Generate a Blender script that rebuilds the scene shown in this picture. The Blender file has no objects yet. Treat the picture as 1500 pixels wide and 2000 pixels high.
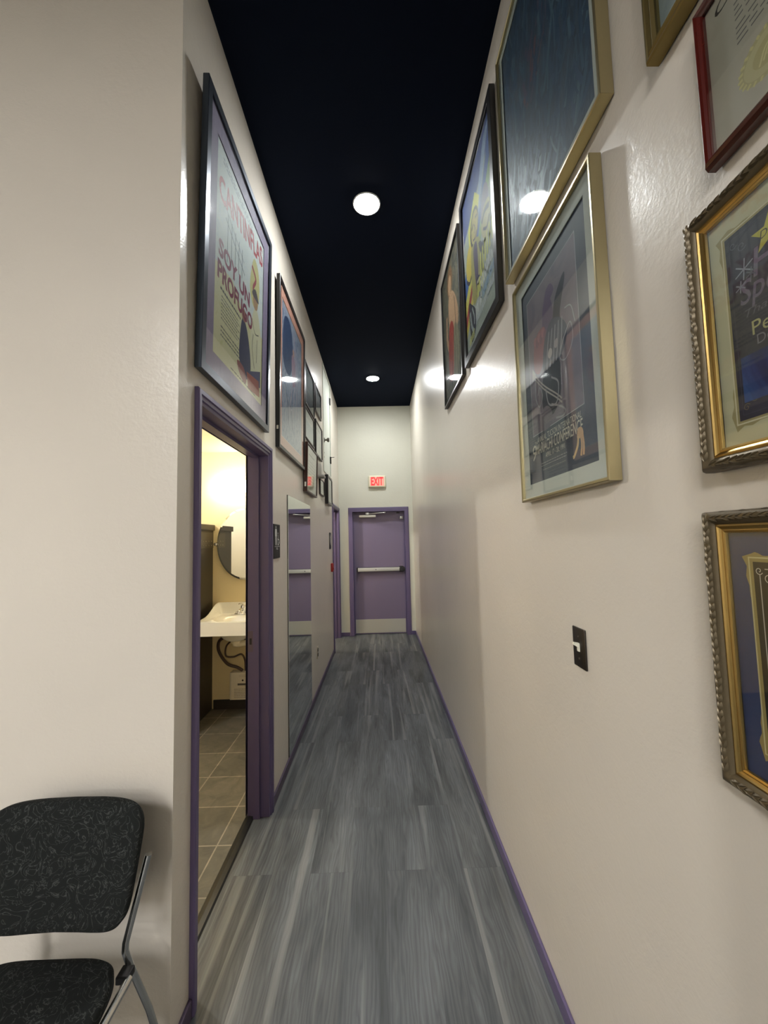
import bpy, bmesh, math, random
from mathutils import Matrix, Vector
random.seed(7)
S = bpy.context.scene
COL = S.collection

# ------------------------------------------------------------------ camera, world, exposure
cam_d = bpy.data.cameras.new('camera')
cam_d.sensor_fit = 'HORIZONTAL'
cam_d.sensor_width = 36.0
cam_d.lens = 769.32 / 1500 * 36.0
cam_d.clip_start = 0.02
cam = bpy.data.objects.new('camera', cam_d)
COL.objects.link(cam)
RX, UX, FX = (0.99964242, -0.01158622, -0.02409963), (0.0232232, -0.07060672, 0.99723386), (0.01325577, 0.99743694, 0.0703124)
cam.matrix_world = Matrix(((RX[0], UX[0], -FX[0], 0), (RX[1], UX[1], -FX[1], 0), (RX[2], UX[2], -FX[2], 1.57), (0, 0, 0, 1)))
S.camera = cam
S.view_settings.view_transform = 'Standard'
S.view_settings.look = 'None'
S.view_settings.gamma = 1.0
S.view_settings.use_curve_mapping = False
S.view_settings.exposure = 0.6
w = bpy.data.worlds.new('world')
w.use_nodes = True
w.node_tree.nodes['Background'].inputs[0].default_value = (0.8, 0.85, 1, 1)
w.node_tree.nodes['Background'].inputs[1].default_value = 0.0
S.world = w
S.cycles.use_denoising = True
S.cycles.max_bounces = 10
S.cycles.diffuse_bounces = 6
S.cycles.glossy_bounces = 5
S.cycles.transparent_max_bounces = 24
S.cycles.caustics_reflective = False
S.cycles.caustics_refractive = False
S.cycles.sample_clamp_indirect = 6.0

# lamp strengths (radiance of the glowing lens)
HALL_LAMP, HALL_COL = 280.0, (1.0, 1.02, 1.02)
ADDED_PANEL, ROOM_COL = 53.0, (1.0, 0.985, 0.97)  # unseen panels added to brighten the front and right walls
BATH_BAR, BATH_COL = 16.0, (1.0, 0.85, 0.56)
DOME_COL = (1.0, 0.97, 0.92)
BATH_DOME = 600.0
BATH2_DOME = 700.0

# room dimensions (metres, floor at 0, camera eye at 1.57 above the origin)
XL, XR, H, D = -0.672, 0.573, 3.86, 6.63
YF = 1.315            # face of the wall behind the chair
TW = 0.12             # wall thickness
ROOM_Y, ROOM_X = -8.0, -6.0

# ------------------------------------------------------------------ materials
def lin(c):
    c = c / 255.0
    return c / 12.92 if c <= 0.04045 else ((c + 0.055) / 1.055) ** 2.4
def rgb(h):
    if isinstance(h, tuple): return tuple(lin(v) for v in h) + (1,)
    return tuple(lin(int(h[i:i + 2], 16)) for i in (0, 2, 4)) + (1,)
class N:
    def __init__(s, name):
        s.m = bpy.data.materials.new(name); s.m.use_nodes = True
        s.t = s.m.node_tree; s.b = s.t.nodes['Principled BSDF']; s.out = s.t.nodes['Material Output']
    def n(s, typ, **kw):
        d = s.t.nodes.new(typ)
        for k, v in kw.items():
            if k.startswith('i_'): d.inputs[k[2:].replace('_', ' ')].default_value = v
            else: setattr(d, k, v)
        return d
    def l(s, a, b): s.t.links.new(a, b)
    def pos(s, scale=(1, 1, 1), kind='Object'):
        tc = s.n('ShaderNodeTexCoord'); mp = s.n('ShaderNodeMapping')
        mp.inputs['Scale'].default_value = scale
        s.l(tc.outputs[kind], mp.inputs['Vector']); return mp.outputs['Vector']
    def noise(s, vec, scale, detail=3, rough=0.5, dist=0.0):
        d = s.n('ShaderNodeTexNoise'); d.inputs['Scale'].default_value = scale; d.inputs['Detail'].default_value = detail
        d.inputs['Roughness'].default_value = rough; d.inputs['Distortion'].default_value = dist
        s.l(vec, d.inputs['Vector']); return d.outputs['Fac']
    def ramp(s, fac, stops):
        r = s.n('ShaderNodeValToRGB'); e = r.color_ramp.elements
        while len(e) < len(stops): e.new(0.5)
        for k, (p, c) in enumerate(stops): e[k].position = p; e[k].color = c
        s.l(fac, r.inputs['Fac']); return r.outputs['Color']
    def bump(s, fac, strength, dist):
        b = s.n('ShaderNodeBump'); b.inputs['Strength'].default_value = strength; b.inputs['Distance'].default_value = dist
        s.l(fac, b.inputs['Height']); s.l(b.outputs['Normal'], s.b.inputs['Normal'])
        return b
    def mix(s, fac, a, b, mode='MIX'):
        d = s.n('ShaderNodeMix', data_type='RGBA', blend_type=mode)
        for sock, v in ((d.inputs[0], fac), (d.inputs[6], a), (d.inputs[7], b)):
            if hasattr(v, 'is_output'): s.l(v, sock)
            else: sock.default_value = v
        return d.outputs[2]
_mc = {}
def M(name, color, rough=0.5, metal=0.0, spec=0.5, coat=0.0, bump=None):
    if name in _mc: return _mc[name]
    k = N(name)
    k.b.inputs['Base Color'].default_value = rgb(color); k.b.inputs['Roughness'].default_value = rough
    k.b.inputs['Metallic'].default_value = metal; k.b.inputs['Specular IOR Level'].default_value = spec
    k.b.inputs['Coat Weight'].default_value = coat; k.b.inputs['Coat Roughness'].default_value = 0.1
    if bump: k.bump(k.noise(k.pos(), bump[0], 3), bump[1], bump[2])
    _mc[name] = k.m; return k.m
def paint(name, color, rough, s1=26, s2=110, d1=0.0022, spec=0.5):
    k = N(name); p = k.pos()
    k.b.inputs['Roughness'].default_value = rough; k.b.inputs['Specular IOR Level'].default_value = spec
    a = k.noise(p, s1, 4, 0.55, 0.6); c = k.noise(p, s2, 2)
    big = k.noise(p, 1.3, 2)
    base = rgb(color); dk = tuple(v * 0.95 for v in base[:3]) + (1,)
    k.l(k.ramp(big, [(0.35, dk), (0.65, base)]), k.b.inputs['Base Color'])
    m = k.n('ShaderNodeMath', operation='MULTIPLY_ADD'); k.l(c, m.inputs[0]); m.inputs[1].default_value = 0.4; k.l(a, m.inputs[2])
    k.bump(m.outputs[0], 0.55, d1)
    return k.m
def emit(name, color, strength, base=(0.8, 0.8, 0.8, 1)):
    k = N(name); k.b.inputs['Base Color'].default_value = base
    k.b.inputs['Emission Color'].default_value = tuple(color) + (1,); k.b.inputs['Emission Strength'].default_value = strength
    return k.m
def glass():
    k = N('clear_glass'); k.t.nodes.remove(k.b)
    g = k.n('ShaderNodeNewGeometry'); io = k.n('ShaderNodeMix', data_type='FLOAT')
    k.l(g.outputs['Backfacing'], io.inputs[0]); io.inputs[2].default_value = 1.5; io.inputs[3].default_value = 1 / 1.5
    f = k.n('ShaderNodeFresnel'); k.l(io.outputs[0], f.inputs['IOR'])
    t = k.n('ShaderNodeBsdfTransparent'); t.inputs[0].default_value = (0.97, 0.985, 0.98, 1)
    gl = k.n('ShaderNodeBsdfGlossy'); gl.inputs['Roughness'].default_value = 0.03
    mx = k.n('ShaderNodeMixShader'); k.l(f.outputs[0], mx.inputs[0]); k.l(t.outputs[0], mx.inputs[1]); k.l(gl.outputs[0], mx.inputs[2])
    k.l(mx.outputs[0], k.out.inputs['Surface']); return k.m
def brush(name, cols, scale=(3, 0.8, 1), freq=6, dist=1.5, kind='Object'):
    k = N(name); p = k.pos(scale, kind); f = k.noise(p, freq, 5, 0.6, dist)
    n_ = len(cols); k.l(k.ramp(f, [(0.28 + 0.44 * i / (n_ - 1), rgb(c)) for i, c in enumerate(cols)]), k.b.inputs['Base Color'])
    k.b.inputs['Roughness'].default_value = 0.6; return k.m

WALL = paint('beige_wall_paint', (211, 204, 192), 0.27, d1=0.0018)
CREAM = paint('cream_wall_paint', (208, 208, 195), 0.5, spec=0.25)
BATHW = paint('warm_cream_paint', (224, 208, 164), 0.5, spec=0.25)
CEIL = M('black_ceiling_paint', (15, 21, 34), 0.8, spec=0.05)
WCEIL = M('white_ceiling_paint', (214, 204, 180), 0.7)
PURPLE = M('purple_enamel', (93, 82, 116), 0.34, bump=(90, 0.2, 0.0015))
DOORP = M('purple_door_paint', (116, 105, 131), 0.45, bump=(60, 0.15, 0.001))
CHROME = M('chrome', (215, 215, 212), 0.18, 1.0)
STEEL = M('brushed_steel', (190, 188, 182), 0.35, 1.0)
SILVER = M('silver_paint', (206, 204, 196), 0.4, 0.3)
BLACK = M('black_plastic', (18, 17, 17), 0.4)
WHITE = M('white_gloss_paint', (190, 194, 184), 0.35)
GLASS = glass()
MIRROR = M('mirror_silver', (225, 230, 226), 0.0, 1.0)

def floor_mat():
    k = N('grey_vinyl_planks'); tc = k.n('ShaderNodeTexCoord'); sp = k.n('ShaderNodeSeparateXYZ'); k.l(tc.outputs['Object'], sp.inputs[0])
    cb = k.n('ShaderNodeCombineXYZ'); k.l(sp.outputs['Y'], cb.inputs['X']); k.l(sp.outputs['X'], cb.inputs['Y'])
    def bricks(c1, c2, mortar, ms):
        b = k.n('ShaderNodeTexBrick'); b.offset = 0.37; b.offset_frequency = 2; b.squash = 1.0
        b.inputs['Color1'].default_value = c1; b.inputs['Color2'].default_value = c2; b.inputs['Mortar'].default_value = mortar
        b.inputs['Scale'].default_value = 1.0; b.inputs['Mortar Size'].default_value = ms; b.inputs['Mortar Smooth'].default_value = 0.1
        b.inputs['Bias'].default_value = 0.0; b.inputs['Brick Width'].default_value = 1.22; b.inputs['Row Height'].default_value = 0.182
        k.l(cb.outputs[0], b.inputs['Vector']); return b
    br = bricks((0, 0, 0, 1), (1, 1, 1, 1), (0.5, 0.5, 0.5, 1), 0.0)
    rnd = k.n('ShaderNodeSeparateColor'); k.l(br.outputs['Color'], rnd.inputs[0])
    off = k.n('ShaderNodeMath', operation='MULTIPLY'); k.l(rnd.outputs[0], off.inputs[0]); off.inputs[1].default_value = 37.0
    def coords(sx, sy):
        mx = k.n('ShaderNodeMath', operation='MULTIPLY'); k.l(sp.outputs['X'], mx.inputs[0]); mx.inputs[1].default_value = sx
        my = k.n('ShaderNodeMath', operation='MULTIPLY'); k.l(sp.outputs['Y'], my.inputs[0]); my.inputs[1].default_value = sy
        c = k.n('ShaderNodeCombineXYZ'); k.l(mx.outputs[0], c.inputs['X']); k.l(my.outputs[0], c.inputs['Y']); k.l(off.outputs[0], c.inputs['Z'])
        return c.outputs[0]
    grain = k.noise(coords(70, 3.0), 1.0, 5, 0.6, 0.8)
    cloud = k.noise(coords(9, 1.5), 1.0, 3, 0.5, 0.6)
    band = k.noise(coords(15, 0.38), 1.0, 3, 0.5, 0.5)
    wv = k.n('ShaderNodeTexWave', wave_type='BANDS', bands_direction='X'); k.l(coords(1.0, 0.14), wv.inputs['Vector'])
    wv.inputs['Scale'].default_value = 20; wv.inputs['Distortion'].default_value = 14; wv.inputs['Detail'].default_value = 2; wv.inputs['Detail Scale'].default_value = 1.2
    base = k.ramp(cloud, [(0.3, rgb((60, 63, 65))), (0.7, rgb((100, 103, 105)))])
    g = k.ramp(grain, [(0.3, (0.72, 0.72, 0.72, 1)), (0.62, (1.12, 1.12, 1.12, 1))])
    c1 = k.mix(0.6, base, g, 'MULTIPLY')
    wr = k.ramp(wv.outputs['Fac'], [(0.0, (0.72, 0.72, 0.73, 1)), (0.35, (1, 1, 1, 1)), (0.85, (1.02, 1.02, 1.02, 1)), (1.0, (1.25, 1.25, 1.24, 1))])
    c2 = k.mix(0.7, c1, wr, 'MULTIPLY')
    st = k.ramp(band, [(0.56, (0, 0, 0, 1)), (0.66, (1, 1, 1, 1))])
    stf = k.n('ShaderNodeMath', operation='MULTIPLY'); k.l(st, stf.inputs[0]); stf.inputs[1].default_value = 0.4
    c3 = k.mix(stf.outputs[0], c2, rgb((146, 146, 143)))
    tint = k.ramp(rnd.outputs[0], [(0.0, (0.86, 0.88, 0.9, 1)), (1.0, (1.06, 1.06, 1.04, 1))])
    c4 = k.mix(1.0, c3, tint, 'MULTIPLY')
    seam = bricks((1, 1, 1, 1), (1, 1, 1, 1), (0.8, 0.8, 0.8, 1), 0.0014)
    c5 = k.mix(1.0, c4, seam.outputs['Color'], 'MULTIPLY')
    k.l(c5, k.b.inputs['Base Color'])
    k.b.inputs['Roughness'].default_value = 0.42; k.b.inputs['Specular IOR Level'].default_value = 0.4
    k.bump(grain, 0.25, 0.001)
    return k.m
def tile_mat(name, c1, c2, grout, size, offx, offy):
    k = N(name); tc = k.n('ShaderNodeTexCoord'); mp = k.n('ShaderNodeMapping'); mp.inputs['Location'].default_value = (offx, offy, 0)
    k.l(tc.outputs['Object'], mp.inputs['Vector'])
    b = k.n('ShaderNodeTexBrick'); b.offset = 0.0; b.squash = 1.0
    b.inputs['Color1'].default_value = rgb(c1); b.inputs['Color2'].default_value = rgb(c2); b.inputs['Mortar'].default_value = rgb(grout)
    b.inputs['Scale'].default_value = 1; b.inputs['Mortar Size'].default_value = 0.004; b.inputs['Brick Width'].default_value = size; b.inputs['Row Height'].default_value = size
    k.l(mp.outputs[0], b.inputs['Vector'])
    f = k.noise(mp.outputs[0], 9, 6, 0.65, 1.0)
    sh = k.ramp(f, [(0.3, (0.55, 0.58, 0.54, 1)), (0.7, (1.2, 1.16, 1.08, 1))])
    k.l(k.mix(0.85, b.outputs['Color'], sh, 'MULTIPLY'), k.b.inputs['Base Color'])
    k.b.inputs['Roughness'].default_value = 0.45
    k.bump(f, 0.3, 0.003); return k.m
FLOOR = floor_mat()
TILE = tile_mat('slate_floor_tile', (84, 82, 76), (108, 104, 94), (148, 142, 130), 0.305, 0.885, -2.49 + 0.305 * 9)
BASETILE = M('dark_slate_base', (46, 42, 38), 0.4)

# ------------------------------------------------------------------ mesh helpers
def tag(o, label=None, cat=None, group=None, kind=None):
    if label: o['label'] = label
    if cat: o['category'] = cat
    if group: o['group'] = group
    if kind: o['kind'] = kind
    return o
def obj(name, bm, mats, parent=None, smooth=False, angle=35):
    bmesh.ops.recalc_face_normals(bm, faces=bm.faces)
    if smooth:
        for f in bm.faces: f.smooth = True
        for e in bm.edges:
            if len(e.link_faces) == 2 and e.calc_face_angle(0) > math.radians(angle): e.smooth = False
    me = bpy.data.meshes.new(name); bm.to_mesh(me); bm.free()
    for m in (mats if isinstance(mats, (list, tuple)) else [mats]): me.materials.append(m)
    o = bpy.data.objects.new(name, me); COL.objects.link(o)
    if parent: o.parent = parent
    return o
def empty(name, loc, rot=None):
    o = bpy.data.objects.new(name, None); o.empty_display_size = 0.1; COL.objects.link(o)
    m = (rot.to_4x4() if rot else Matrix.Identity(4)); m.translation = Vector(loc); o.matrix_world = m
    return o
def box(bm, x0, x1, y0, y1, z0, z1, bevel=0.0, mi=0, seg=2):
    v = [bm.verts.new((x, y, z)) for x in (x0, x1) for y in (y0, y1) for z in (z0, z1)]
    fs = [bm.faces.new([v[i] for i in q]) for q in ((0, 1, 3, 2), (4, 6, 7, 5), (0, 4, 5, 1), (2, 3, 7, 6), (0, 2, 6, 4), (1, 5, 7, 3))]
    for f in fs: f.material_index = mi
    if bevel:
        es = list({e for f in fs for e in f.edges})
        r = bmesh.ops.bevel(bm, geom=es, offset=bevel, segments=seg, profile=0.5, affect='EDGES')
        for f in r['faces']: f.material_index = mi
    return fs
def bx(*a, **k):
    bm = bmesh.new(); box(bm, *a, **k); return bm
def tube(bm, pts, r, n=12, mi=0, caps=True, rr=None):
    pts = [Vector(p) for p in pts]; rings = []
    up = None
    for i, p in enumerate(pts):
        d = ((pts[i + 1] - p) if i == 0 else (p - pts[i - 1]) if i == len(pts) - 1 else (pts[i + 1] - pts[i - 1])).normalized()
        if up is None:
            up = Vector((0, 0, 1)) if abs(d.z) < 0.9 else Vector((1, 0, 0))
        a = d.cross(up).normalized(); b = a.cross(d).normalized(); up = b
        q = rr[i] if rr else r
        rings.append([bm.verts.new(p + a * q * math.cos(t) + b * q * math.sin(t)) for t in [2 * math.pi * k / n for k in range(n)]])
    for i in range(len(rings) - 1):
        for k in range(n):
            f = bm.faces.new((rings[i][k], rings[i][(k + 1) % n], rings[i + 1][(k + 1) % n], rings[i + 1][k])); f.material_index = mi
    if caps:
        for q in (rings[0], rings[-1]): bm.faces.new(q).material_index = mi
def spline(pts, n=8):
    P = [Vector(p) for p in pts]; P = [2 * P[0] - P[1]] + P + [2 * P[-1] - P[-2]]; out = []
    for i in range(1, len(P) - 2):
        for k in range(n):
            t = k / n; a, b, c, d = P[i - 1], P[i], P[i + 1], P[i + 2]
            out.append(0.5 * ((2 * b) + (c - a) * t + (2 * a - 5 * b + 4 * c - d) * t * t + (3 * b - a - 3 * c + d) * t ** 3))
    out.append(P[-2]); return out
def lathe(bm, prof, center=(0, 0, 0), axis='Z', n=32, mi=0):
    rings = []
    for r, h in prof:
        if r < 1e-6:
            rings.append([bm.verts.new((0, 0, h))])
        else:
            rings.append([bm.verts.new((r * math.cos(2 * math.pi * k / n), r * math.sin(2 * math.pi * k / n), h)) for k in range(n)])
    for a, b in zip(rings, rings[1:]):
        for k in range(n):
            vs = [a[k % len(a)], a[(k + 1) % len(a)], b[(k + 1) % len(b)], b[k % len(b)]]
            vs = list(dict.fromkeys(vs))
            if len(vs) > 2: bm.faces.new(vs).material_index = mi
    for q in (rings[0], rings[-1]):
        if len(q) > 1: bm.faces.new(q).material_index = mi
    R = {'Z': Matrix.Identity(4), 'X': Matrix.Rotation(math.pi / 2, 4, 'Y'), '-X': Matrix.Rotation(-math.pi / 2, 4, 'Y'), '-Y': Matrix.Rotation(math.pi / 2, 4, 'X'), '-Z': Matrix.Rotation(math.pi, 4, 'X')}[axis]
    vs = [v for q in rings for v in q]
    bmesh.ops.transform(bm, matrix=Matrix.Translation(center) @ R, verts=vs)
def wall(name, o, ua, va, na, us, vs, holes, thick, mat, label):
    """wall slab with rectangular openings: o + u*ua + v*va, thickness along -na"""
    o, ua, va, na = map(Vector, (o, ua, va, na))
    holes = [(h[0] - 0.006, h[1] + 0.006, h[2] - (0.006 if h[2] > 0 else 0), h[3] + 0.006) for h in holes]   # rough opening, clear of the frames
    U = sorted(set(list(us) + [h[i] for h in holes for i in (0, 1)])); V = sorted(set(list(vs) + [h[i] for h in holes for i in (2, 3)]))
    def solid(i, j):
        if i < 0 or j < 0 or i >= len(U) - 1 or j >= len(V) - 1: return False
        cu, cv = (U[i] + U[i + 1]) / 2, (V[j] + V[j + 1]) / 2
        return not any(h[0] < cu < h[1] and h[2] < cv < h[3] for h in holes)
    bm = bmesh.new(); C = {}
    def P(i, j, k):
        if (i, j, k) not in C: C[(i, j, k)] = bm.verts.new(o + ua * U[i] + va * V[j] - na * (thick if k else 0))
        return C[(i, j, k)]
    for i in range(len(U) - 1):
        for j in range(len(V) - 1):
            if not solid(i, j): continue
            for k in (0, 1): bm.faces.new((P(i, j, k), P(i + 1, j, k), P(i + 1, j + 1, k), P(i, j + 1, k)))
            for (di, dj, a, b) in ((-1, 0, (i, j), (i, j + 1)), (1, 0, (i + 1, j), (i + 1, j + 1)), (0, -1, (i, j), (i + 1, j)), (0, 1, (i, j + 1), (i + 1, j + 1))):
                if not solid(i + di, j + dj): bm.faces.new((P(*a, 0), P(*b, 0), P(*b, 1), P(*a, 1)))
    return tag(obj(name, bm, mat), label, 'wall', kind='structure')
def sweep_frame(bm, w, h, prof, mi=0, y0=0.0):
    """mitred rectangular ring of a profile [(inset, z)]; opening centred on x, from y0 to y0+h"""
    rings = []
    for ins, z in prof:
        rings.append([bm.verts.new(p) for p in ((-w / 2 + ins, y0 + ins, z), (w / 2 - ins, y0 + ins, z), (w / 2 - ins, y0 + h - ins, z), (-w / 2 + ins, y0 + h - ins, z))])
    for a, b in zip(rings, rings[1:]):
        for k in range(4):
            bm.faces.new((a[k], a[(k + 1) % 4], b[(k + 1) % 4], b[k])).material_index = mi
ROT = {'left': Matrix(((0, 0, 1), (1, 0, 0), (0, 1, 0))), 'right': Matrix(((0, 0, -1), (-1, 0, 0), (0, 1, 0))), 'end': Matrix(((1, 0, 0), (0, 0, -1), (0, 1, 0)))}
def wall_root(name, wl, a, z, lean=0.0, gap=0.0, roll=0.0):
    loc = {'left': (XL + gap, a, z), 'right': (XR - gap, a, z), 'end': (a, D - gap, z)}[wl]
    return empty(name, loc, ROT[wl] @ Matrix.Rotation(lean, 3, 'X') @ Matrix.Rotation(roll, 3, 'Z'))

# ------------------------------------------------------------------ printed sheets
def ink(c, rough=0.55): return M('ink_%02x%02x%02x' % c, c, rough, spec=0.3)
class Print:
    def __init__(s, W, Hh, ox, oy, z, base):
        s.W, s.H, s.ox, s.oy, s.z = W, Hh, ox, oy, z; s.bm = bmesh.new(); s.mats = []; s.lv = 0
        s.poly([(0, 0), (1, 0), (1, 1), (0, 1)], base)
    def mi(s, m):
        if isinstance(m, tuple): m = ink(m)
        if m not in s.mats: s.mats.append(m)
        return s.mats.index(m)
    def p(s, u, v): return (s.ox + u * s.W, s.oy + v * s.H, s.z + s.lv * 0.000012)
    def poly(s, pts, c):
        f = s.bm.faces.new([s.bm.verts.new(s.p(min(max(u, 0), 1), min(max(v, 0), 1))) for u, v in pts]); f.material_index = s.mi(c); s.lv += 1
    def blob(s, pts, c, n=5):
        q = [Vector((u, v, 0)) for u, v in pts]; m = len(q); out = []
        for i in range(m):
            a, b, cc, d = q[i - 1], q[i], q[(i + 1) % m], q[(i + 2) % m]
            for k in range(n):
                t = k / n; r = 0.5 * ((2 * b) + (cc - a) * t + (2 * a - 5 * b + 4 * cc - d) * t * t + (3 * b - a - 3 * cc + d) * t ** 3); out.append((r.x, r.y))
        s.poly(out, c)
    def ell(s, cu, cv, ru, rv, c, rot=0, n=24):
        s.poly([(cu + (ru * math.cos(t) * math.cos(rot) * s.W - rv * math.sin(t) * math.sin(rot) * s.H) / s.W, cv + (ru * math.cos(t) * math.sin(rot) * s.W + rv * math.sin(t) * math.cos(rot) * s.H) / s.H) for t in [2 * math.pi * k / n for k in range(n)]], c)
    def line(s, pts, wd, c, smooth=True):
        q = [Vector((u * s.W, v * s.H, 0)) for u, v in pts]
        if smooth and len(q) > 2: q = spline(q, 6)
        vs = []
        for i, a in enumerate(q):
            d = (q[min(i + 1, len(q) - 1)] - q[max(i - 1, 0)]).normalized(); nn = Vector((-d.y, d.x, 0)) * wd / 2
            vs.append([s.bm.verts.new(s.p((a + sg * nn).x / s.W, (a + sg * nn).y / s.H)) for sg in (1, -1)])
        m = s.mi(c)
        for a, b in zip(vs, vs[1:]): s.bm.faces.new((a[0], a[1], b[1], b[0])).material_index = m
        s.lv += 1
    def rect_line(s, u0, u1, v0, v1, wd, c):
        a, b = wd / s.W, wd / s.H
        for q in ((u0, u1, v0, v0 + b), (u0, u1, v1 - b, v1), (u0, u0 + a, v0, v1), (u1 - a, u1, v0, v1)):
            s.poly([(q[0], q[2]), (q[1], q[2]), (q[1], q[3]), (q[0], q[3])], c)
    def text(s, txt, u, v, height, c, width=None, align='LEFT', shear=0.0, rot=0.0, bold=0.0):
        cu = bpy.data.curves.new('t', 'FONT'); cu.body = txt; cu.size = height * 1.4; cu.align_x = align; cu.shear = shear; cu.resolution_u = 3; cu.offset = bold
        o = bpy.data.objects.new('t', cu); me = bpy.data.meshes.new_from_object(o)
        if me is None or not me.vertices:
            return
        xs = [q.co.x for q in me.vertices]; k = 1.0
        if width: k = width * s.W / max(1e-6, max(xs) - min(xs))
        x0 = min(xs) if align == 'LEFT' else (min(xs) + max(xs)) / 2
        m = s.mi(c); b0 = len(s.bm.verts); ca, sa = math.cos(rot), math.sin(rot)
        vs = []
        for q in me.vertices:
            x, y = (q.co.x - x0) * k, q.co.y
            x, y = x * ca - y * sa, x * sa + y * ca
            vs.append(s.bm.verts.new(s.p(u + x / s.W, v + y / s.H)))
        for p in me.polygons:
            try: s.bm.faces.new([vs[i] for i in p.vertices]).material_index = m
            except ValueError: pass
        s.lv += 1
        bpy.data.objects.remove(o); bpy.data.meshes.remove(me)
    def words(s, u0, u1, v0, v1, rows, c, fill=0.34, ragged=0.15):
        """unreadable small print: rows of short dashes"""
        hh = (v1 - v0) / rows
        for r in range(rows):
            v = v1 - (r + 0.5) * hh; u = u0; end = u1 - random.random() * ragged * (u1 - u0)
            while u < end:
                l = random.uniform(0.03, 0.10) * (u1 - u0); e = min(u + l, end)
                s.poly([(u, v - hh * fill / 2), (e, v - hh * fill / 2), (e, v + hh * fill / 2), (u, v + hh * fill / 2)], c); s.lv -= 1
                u = e + 0.018 * (u1 - u0)
        s.lv += 1
    def strokes(s, u0, u1, v0, v1, n, c, du=0.0, dv=0.0):
        """a row of unreadable upright letter strokes"""
        st = (u1 - u0) / n
        for i in range(n):
            u = u0 + i * st; a = st * random.uniform(0.45, 0.7); z = dv * i / n
            s.poly([(u, v0 + z), (u + a, v0 + z), (u + a + du, v1 + z), (u + du, v1 + z)], c); s.lv -= 1
            if random.random() < 0.6:
                vm = v0 + (v1 - v0) * random.choice((0.1, 0.5, 0.9)); s.poly([(u, vm - 0.08 * (v1 - v0) + z), (u + st * 0.85, vm - 0.08 * (v1 - v0) + z), (u + st * 0.85, vm + 0.08 * (v1 - v0) + z), (u, vm + 0.08 * (v1 - v0) + z)], c); s.lv -= 1
        s.lv += 1
    def star(s, cu, cv, r, c, k=5, inner=0.42, rot=0.3):
        s.poly([(cu + (r if i % 2 == 0 else r * inner) * math.cos(rot + math.pi * i / k) / s.W, cv + (r if i % 2 == 0 else r * inner) * math.sin(rot + math.pi * i / k) / s.H) for i in range(2 * k)], c)
    def flake(s, cu, cv, r, c, wd=0.002, k=3, rot=0.4):
        for i in range(k):
            t = rot + math.pi * i / k; du, dv = r * math.cos(t) / s.W, r * math.sin(t) / s.H
            s.line([(cu - du, cv - dv), (cu + du, cv + dv)], wd, c, False)
    def done(s, parent, name='printed_sheet'): return obj(name, s.bm, s.mats, parent)

def flat_prof(fw, d, lip=0.006, bev=0.0015):
    return [(0.002, 0), (0, 0.002), (0, d - bev), (bev, d), (fw - bev, d), (fw, d - bev), (fw, d - lip), (fw - 0.003, d - lip - 0.003)]
def picture(name, label, cat, wl, a0, a1, z0, z1, d, fw, fmat, mw, mmat, base, art, lean=0.0, glass=True, group=None, prof=None, carve=None, mats=None, back=0.011, mwv=None, roll=0.0):
    wd, ht = abs(a1 - a0), z1 - z0
    r = tag(wall_root(name, wl, (a0 + a1) / 2, z0, lean, 0.0015, roll), label, cat, group)
    bm = bmesh.new(); sweep_frame(bm, wd, ht, prof or flat_prof(fw, d))
    if carve: carve(bm, wd, ht)
    obj('frame', bm, mats or fmat, r, smooth=bool(carve), angle=50)
    zm = d - back; zp = zm
    box_b = bmesh.new(); box(box_b, -wd / 2 + 0.004, wd / 2 - 0.004, 0.004, ht - 0.004, 0.001, zm - 0.004); obj('backing_board', box_b, M('backing_card', (60, 52, 44), 0.8), r)
    mv = mw if mwv is None else mwv
    if mw:
        bm = bmesh.new(); rings = []
        for k, z in ((0, zm - 0.003), (0, zm), (1, zm), (1.02, zm - 0.0015)):
            ix, iy = fw - 0.002 + k * (mw + 0.002), fw - 0.002 + k * (mv + 0.002)
            rings.append([bm.verts.new(p) for p in ((-wd / 2 + ix, iy, z), (wd / 2 - ix, iy, z), (wd / 2 - ix, ht - iy, z), (-wd / 2 + ix, ht - iy, z))])
        for p_, q_ in zip(rings, rings[1:]):
            for k in range(4): bm.faces.new((p_[k], p_[(k + 1) % 4], q_[(k + 1) % 4], q_[k]))
        obj('mat_board', bm, mmat, r); zp = zm - 0.0025
    ix, iy = fw + mw - (0 if mw else 0.002), fw + mv - (0 if mw else 0.002)
    P = Print(wd - 2 * ix, ht - 2 * iy, -wd / 2 + ix, iy, zp - 0.0012, base)
    if art: art(P)
    P.done(r)
    if glass:
        obj('glass_pane', bx(-wd / 2 + fw - 0.002, wd / 2 - fw + 0.002, fw - 0.002, ht - fw + 0.002, zm + 0.0035, zm + 0.0055), GLASS, r)
    return r

# ================================================================== ROOM SHELL
OP1 = (1.485, 2.385, 0.0, 2.10)       # bathroom doorway
OP2 = (5.70, 6.515, 0.0, 2.06)        # second doorway at the far end
OPL = (4.86, 5.53, 2.47, 3.80)        # loft door
wall('wall_left', (XL, 0, 0), (0, 1, 0), (0, 0, 1), (1, 0, 0), (YF, D + 0.15), (0, H), [OP1, OP2, OPL], TW, WALL, 'beige painted left corridor wall with two doorways')
wall('wall_front', (0, YF, 0), (1, 0, 0), (0, 0, 1), (0, -1, 0), (ROOM_X, XL - TW), (0, H), [], TW, WALL, 'beige wall behind the black chair')
wall('wall_right', (XR, 0, 0), (0, 1, 0), (0, 0, 1), (-1, 0, 0), (ROOM_Y, D + 0.15), (0, H), [], TW, WALL, 'long glossy beige right corridor wall hung with frames')
OP3 = (-0.445, 0.43, 0.0, 2.05)
wall('wall_end', (0, D, 0), (1, 0, 0), (0, 0, 1), (0, -1, 0), (XL, XR), (0, H), [OP3], 0.15, CREAM, 'cream end wall around the purple exit door')
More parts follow.
